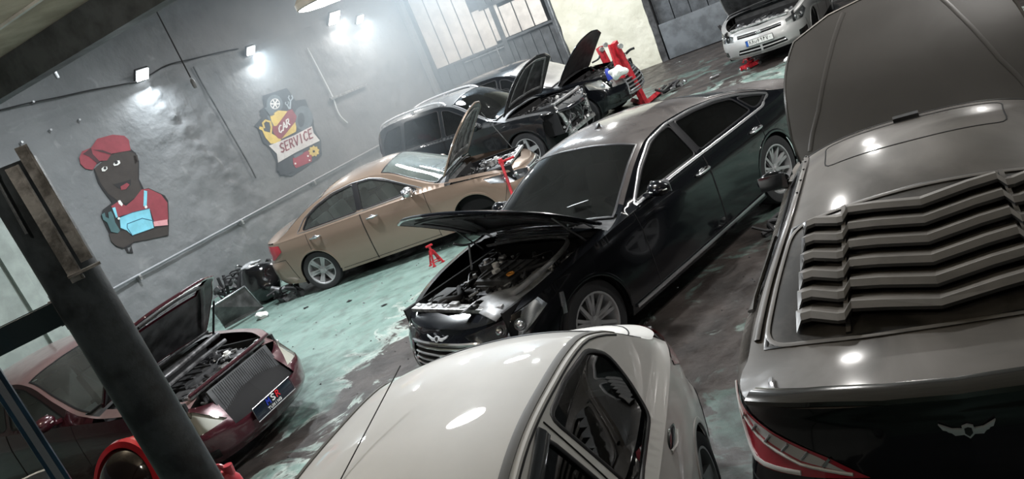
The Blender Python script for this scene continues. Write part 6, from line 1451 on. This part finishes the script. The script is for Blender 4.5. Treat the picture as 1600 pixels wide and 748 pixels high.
# crumpled white bag and blue bottle on the crossover's nose
def crumple(bm, r, seed, sx=1, sy=1, sz=1, amp=.35, sub=3):
    bmesh.ops.create_icosphere(bm, subdivisions=sub, radius=r)
    for v in bm.verts:
        k = 1 + amp * mn.noise(v.co * (2.2 / r) * .5 + Vector((seed, 0, 0))); v.co = Vector((v.co.x * sx * k, v.co.y * sy * k, v.co.z * sz * k))
def local_pt(car, x, y, z): return car.root.matrix_basis @ Vector((x, y, z))
for cc in (sedan, tan, white, coupe, maroon, suv, cross, silver):
    cc.root.matrix_basis = Matrix.LocRotScale(cc.root.location, cc.root.rotation_euler, Vector((1, 1, 1)))
q = at_range(965, 114, 0); 
def on_car(car, px, py, z):
    p = on_z(px, py, z); return p
bm = B(); crumple(bm, .13, 3, 1.1, .9, .8, .6, 3); o = obj('plastic_bag', bm, K['white'], smooth=False, label='crumpled white plastic bag lying on the nose of the black crossover', cat='bag'); o.location = Vector(on_z(966, 112, 1.12))
t = thing('bottle', 'small blue bottle beside the white bag on the black crossover', 'bottle', on_z(954, 124, 1.0)); bm = B(); lathe(bm, [(.001, 0), (.05, 0), (.052, .02), (.052, .16), (.02, .21), (.001, .21)], axis='Z', n=18); bmesh.ops.recalc_face_normals(bm, faces=bm.faces); obj('bottle_body', bm, mat('bottle_blue', (.03, .05, .32), .3), t)
bm = B(); cyl(bm, (0, 0, .21), (0, 0, .245), .022, n=12); obj('bottle_cap', bm, K['blackplastic'], t)

# under the silver sedan: red trolley jack, leaning dark red bar, red stand
p = on_z(1173, 106); t = thing('trolley_jack', 'red trolley jack on the floor before the silver sedan', 'jack', p, R(20))
bm = B(); box(bm, (0, -.10, .08), (.50, .03, .11), bev=.01); box(bm, (0, .10, .08), (.50, .03, .11), bev=.01); box(bm, (-.15, 0, .10), (.16, .2, .09), bev=.02); box(bm, (.05, 0, .16), (.34, .07, .05), rot=Matrix.Rotation(R(-14), 3, 'Y'), bev=.01); obj('jack_body', bm, K['redpaint'], t)
bm = B(); cyl(bm, (.2, 0, .18), (.2, 0, .22), .05, n=18)
for x, y in ((-.2, -.14), (-.2, .14), (.22, -.14), (.22, .14)): cyl(bm, (x, y - .02, .045), (x, y + .02, .045), .045, n=16)
obj('jack_wheels', bm, K['steel'], t)
t.scale = (.72, .72, .72)
p = on_z(1158, 90); r_ = ray(1127, 45); tq = ((p @ CF) - (CP @ CF) - .15) / (r_ @ CF); tp = CP + r_ * tq
t = thing('leaning_bar', 'dark red bar leaning against the left corner of the silver sedan', 'bar', p); bm = B(); tube(bm, [(0, 0, .02), tuple(tp - p)], .028, sm=False, n=8); obj('bar_tube', bm, mat('dark_red_paint', (.16, .02, .025), .4), t)
bm = B(); tube(bm, [tuple((tp - p) * .98), tuple((tp - p) * 1.12)], .034, sm=False, n=10); obj('bar_grip', bm, K['rubber'], t)
jack_stand(on_z(1258, 72), .34, 'thin red jack stand under the far front corner of the silver sedan', 0, .8)
jack_stand(Vector(local_pt(silver, 2.5, -.6, 0)), .24, 'jack stand hidden in shade under the silver sedan near the red bar', .3, .8)
bm = B(); crumple(bm, .16, 8, 1.4, .9, .5, .6); o = obj('cloth_bundle', bm, K['white'], smooth=False, label='white rag bundle on the floor between the silver sedan and coupe bonnet', cat='rag'); o.location = Vector(on_z(1248, 84, .07))
p = on_z(1117, 122); t = thing('small_can', 'small pale cylinder lying on the dirty floor left of the trolley jack', 'can', p); bm = B(); cyl(bm, (-.10, 0, .03), (.10, .02, .03), .028, n=14); obj('can_body', bm, K['satin'], t)
# oily parts on the floor beside the crane foot and the pier
def scrap_heap(name, px, py, n, r, seed, label, m, sz=.10, cat='scrap', h=.12):
    p = on_z(px, py); t = thing(name, label, cat, p); rr = random.Random(seed)
    for nm, mm, k in (('scrap_hose', K['rubber'], n), ('scrap_casting', m, n)):
        bm = B()
        for i in range(k):
            a = Vector((rr.uniform(-r, r), rr.uniform(-r, r) * .6, rr.uniform(.02, h)))
            if nm == 'scrap_hose': tube(bm, [a] + [(a.x + rr.uniform(-r, r) * .6, a.y + rr.uniform(-r, r) * .4, max(.02, rr.uniform(.02, h * 1.5))) for _ in range(3)], rr.uniform(.012, .03), n=8)
            elif rr.random() < .5: box(bm, a, (rr.uniform(.5, 1.5) * sz, rr.uniform(.4, 1) * sz, rr.uniform(.3, .8) * sz), rot=Matrix.Rotation(rr.uniform(0, 3), 3, 'Z') @ Matrix.Rotation(rr.uniform(-.4, .4), 3, 'X'), bev=.006)
            else: cyl(bm, a, a + Vector((rr.uniform(-1, 1) * sz, rr.uniform(-1, 1) * sz, rr.uniform(0, .5) * sz)), rr.uniform(.2, .45) * sz, n=14)
        obj(nm, bm, mm, t)
    return t
scrap_heap('scrap_parts', 1003, 106, 5, .30, 3, 'black coiled hoses and scrap at the foot of the cream wall', K['blackplastic'])
scrap_heap('scrap_parts', 1052, 140, 6, .28, 4, 'oily metal scrap on the floor just above the black sedan roof', K['steel'], .09)
scrap_heap('scrap_parts', 1216, 362, 5, .18, 9, 'small black engine parts on the floor beside the coupe mirror', K['darkmetal'], .08)

# junk along the foot of the left wall
pw = lambda x, y, off=.0: on_wall(x, y, off)
# framed grey condenser/panel leaning
A_, B_, C_, D_ = [np.array(on_wall(x, y, o)) for x, y, o in ((327, 482, .95), (381, 448, .70), (412, 482, .95), (352, 514, 1.35))]
cen = on_z(380, 505); t = thing('framed_panel', 'dusty dark rectangular panel with thin steel frame leaning in the wall junk', 'panel', cen)
def quad_at(x, y, z): return on_z(x, y, z)
bl, br_ = quad_at(352, 512, .04), quad_at(412, 480, .04); tl_, tr_ = quad_at(328, 481, .50), quad_at(382, 447, .50)
bm = B(); q = [Vector(a) - t.location for a in (bl, br_, tr_, tl_)]; nn = (q[1] - q[0]).cross(q[3] - q[0]).normalized()
V1 = [bm.verts.new(a) for a in q]; V2 = [bm.verts.new(a - nn * .02) for a in q]; bm.faces.new(V1); bm.faces.new(V2[::-1])
for i in range(4): bm.faces.new((V1[i], V2[i], V2[(i + 1) % 4], V1[(i + 1) % 4]))
obj('panel_sheet', bm, mat('dusty_panel', (.035, .035, .035), .4, noise=.5, nscale=4, color2=(.10, .10, .10)), t, smooth=False)
bm = B(); tube(bm, q, .014, sm=False, n=4, closed=True); obj('panel_frame', bm, K['satin'], t)
# black bin bag
p = on_z(424, 466); t = thing('bin_bag', 'glossy black bin bag against the wall behind the bronze sedan', 'bag', p)
bm = B(); crumple(bm, .36, 12, 1.0, .8, .95, .35, 4)
for v in bm.verts: v.co.z = max(0, v.co.z + .30)
obj('bag_body', bm, mat('bin_bag', (.006, .006, .007), .12, coat=1, bump=.6, bscale=9), t)
bm = B(); crumple(bm, .10, 4, 1.5, .8, .5, .8, 3); bmesh.ops.translate(bm, verts=bm.verts, vec=(-.05, 0, .66)); obj('bag_top', bm, mat('clear_wrap', (.35, .36, .37), .2, coat=1), t)
# exhaust pipe and channel leaning, hoses, brackets
def leaner(name, pts, r, m, label, cat, flat=1):
    P = [Vector(a) for a in pts]; t = thing(name, label, cat, P[0]); bm = B(); tube(bm, [a - P[0] for a in P], r, sm=len(P) > 2, n=8, flat=flat); obj(name + '_body', bm, m, t)
    bm = B(); cyl(bm, P[-1] - P[0], (P[-1] - P[0]) + (P[-1] - P[-2]).normalized() * .05, r * 1.4, n=10); obj('end_collar', bm, K['steel'], t)
leaner('exhaust_pipe', [on_z(372, 452, .05), on_wall(398, 436, .45), on_wall(422, 412, .35)], .022, K['steel'], 'bent steel exhaust pipe rising from the junk by the wall', 'pipe')
leaner('angle_bar', [on_wall(402, 424, .55), on_wall(424, 408, .5)], .022, K['satin'], 'short bright bar lying across the wall junk', 'bar')
leaner('curved_hose', [on_z(345, 478, .05), on_z(350, 468, .3), on_z(362, 460, .38), on_z(372, 466, .2)], .022, K['satin'], 'curved pale hose behind the framed panel', 'hose')
t = thing('suspension_arm', 'dark suspension arm with round eye standing up against the wall', 'car part', on_z(368, 458, 0)); bm = B()
P = [Vector(on_z(366, 452, .12)) - t.location, Vector(on_wall(372, 436, .4)) - t.location, Vector(on_wall(373, 420, .4)) - t.location]; tube(bm, P, [.05, .04, .05], n=8); tube(bm, [P[2], Vector(on_wall(384, 428, .4)) - t.location, Vector(on_wall(392, 436, .45)) - t.location], .028); obj('arm_body', bm, K['darkmetal'], t); bm = B(); tube(bm, [P[2] + Vector((.045 * math.cos(a), 0, .045 * math.sin(a) + .02)) for a in np.linspace(0, 6.28, 13)[:-1]], .018, sm=False, closed=True); obj('arm_eye', bm, K['steel'], t)
scrap_heap('scrap_parts', 458, 466, 9, .26, 14, 'heap of black scrap parts under the bronze sedan tail', K['darkmetal'], .14, h=.22)
scrap_heap('scrap_parts', 392, 462, 12, .45, 15, 'tangle of dark scrap behind the framed panel by the wall', K['darkmetal'], .16, h=.40)
scrap_heap('scrap_parts', 300, 512, 8, .35, 16, 'dark scrap between the maroon car and the wall', K['blackplastic'], .14, h=.2)
bm = B(); crumple(bm, .085, 21, 1.3, 1.0, .7, .5, 2); o = obj('paper_wrapper', bm, K['white'], smooth=False, label='small crumpled white wrapper on the green floor beside the framed panel', cat='wrapper'); o.location = Vector(on_z(409, 492, .05))
# little debris on the open floor, each piece is one flake
rr = random.Random(77); DL = [(612, 398, 'tiny dark metal flake on the green floor left of the red jack stand'), (478, 480, 'dark flake on the green floor below the rear wheel of the bronze sedan'), (545, 470, 'dark flake on the pale green floor in the open lane'), (600, 476, 'dark flake where green paint meets bare floor near the black sedan nose')]
for x, y, lab in DL:
    bm = B(); crumple(bm, .028, rr.uniform(0, 9), 1.6, .8, .25, .5, 2); o = obj('floor_flake', bm, K['void'], smooth=False, label=lab, cat='debris'); o.location = Vector(on_z(x, y, .012))
# fine grit lying over the bare floor
bm = B()
for i in range(500):
    x, y = rr.uniform(-5, 4), rr.uniform(4.5, 16); s_ = rr.uniform(.006, .02); a = rr.uniform(0, 6.28)
    v = [bm.verts.new((x + s_ * math.cos(a + k * 2.1), y + s_ * .6 * math.sin(a + k * 2.1), .001)) for k in range(3)] + [bm.verts.new((x, y, s_ * .7))]
    for k in range(3): bm.faces.new((v[k], v[(k + 1) % 3], v[3]))
obj('floor_grit', bm, K['darkmetal'], smooth=False, kind='stuff', label='fine grit scattered over the workshop floor between the cars', cat='grit')

# smoke haze hanging under the roof at the far end
bm = B(); hz = WD * 15.4 + WN * -10.9
box(bm, (hz[0], hz[1], 2.95), (4.2, 8.6, 4.6), rot=rotz(-WALLH)); hm = bpy.data.materials.new('smoke_haze'); hm.use_nodes = True; n = hm.node_tree
n.nodes.remove(n.nodes['Principled BSDF']); vs = n.nodes.new('ShaderNodeVolumeScatter'); vs.inputs['Density'].default_value = HAZE; vs.inputs['Color'].default_value = (.72, .88, 1, 1); vs.inputs['Anisotropy'].default_value = .35
n.links.new(vs.outputs[0], n.nodes['Material Output'].inputs['Volume'])
hz_o = obj('smoke_haze', bm, hm, smooth=False, kind='stuff', label='thin bluish smoke hanging at the far end under the lamps', cat='smoke')
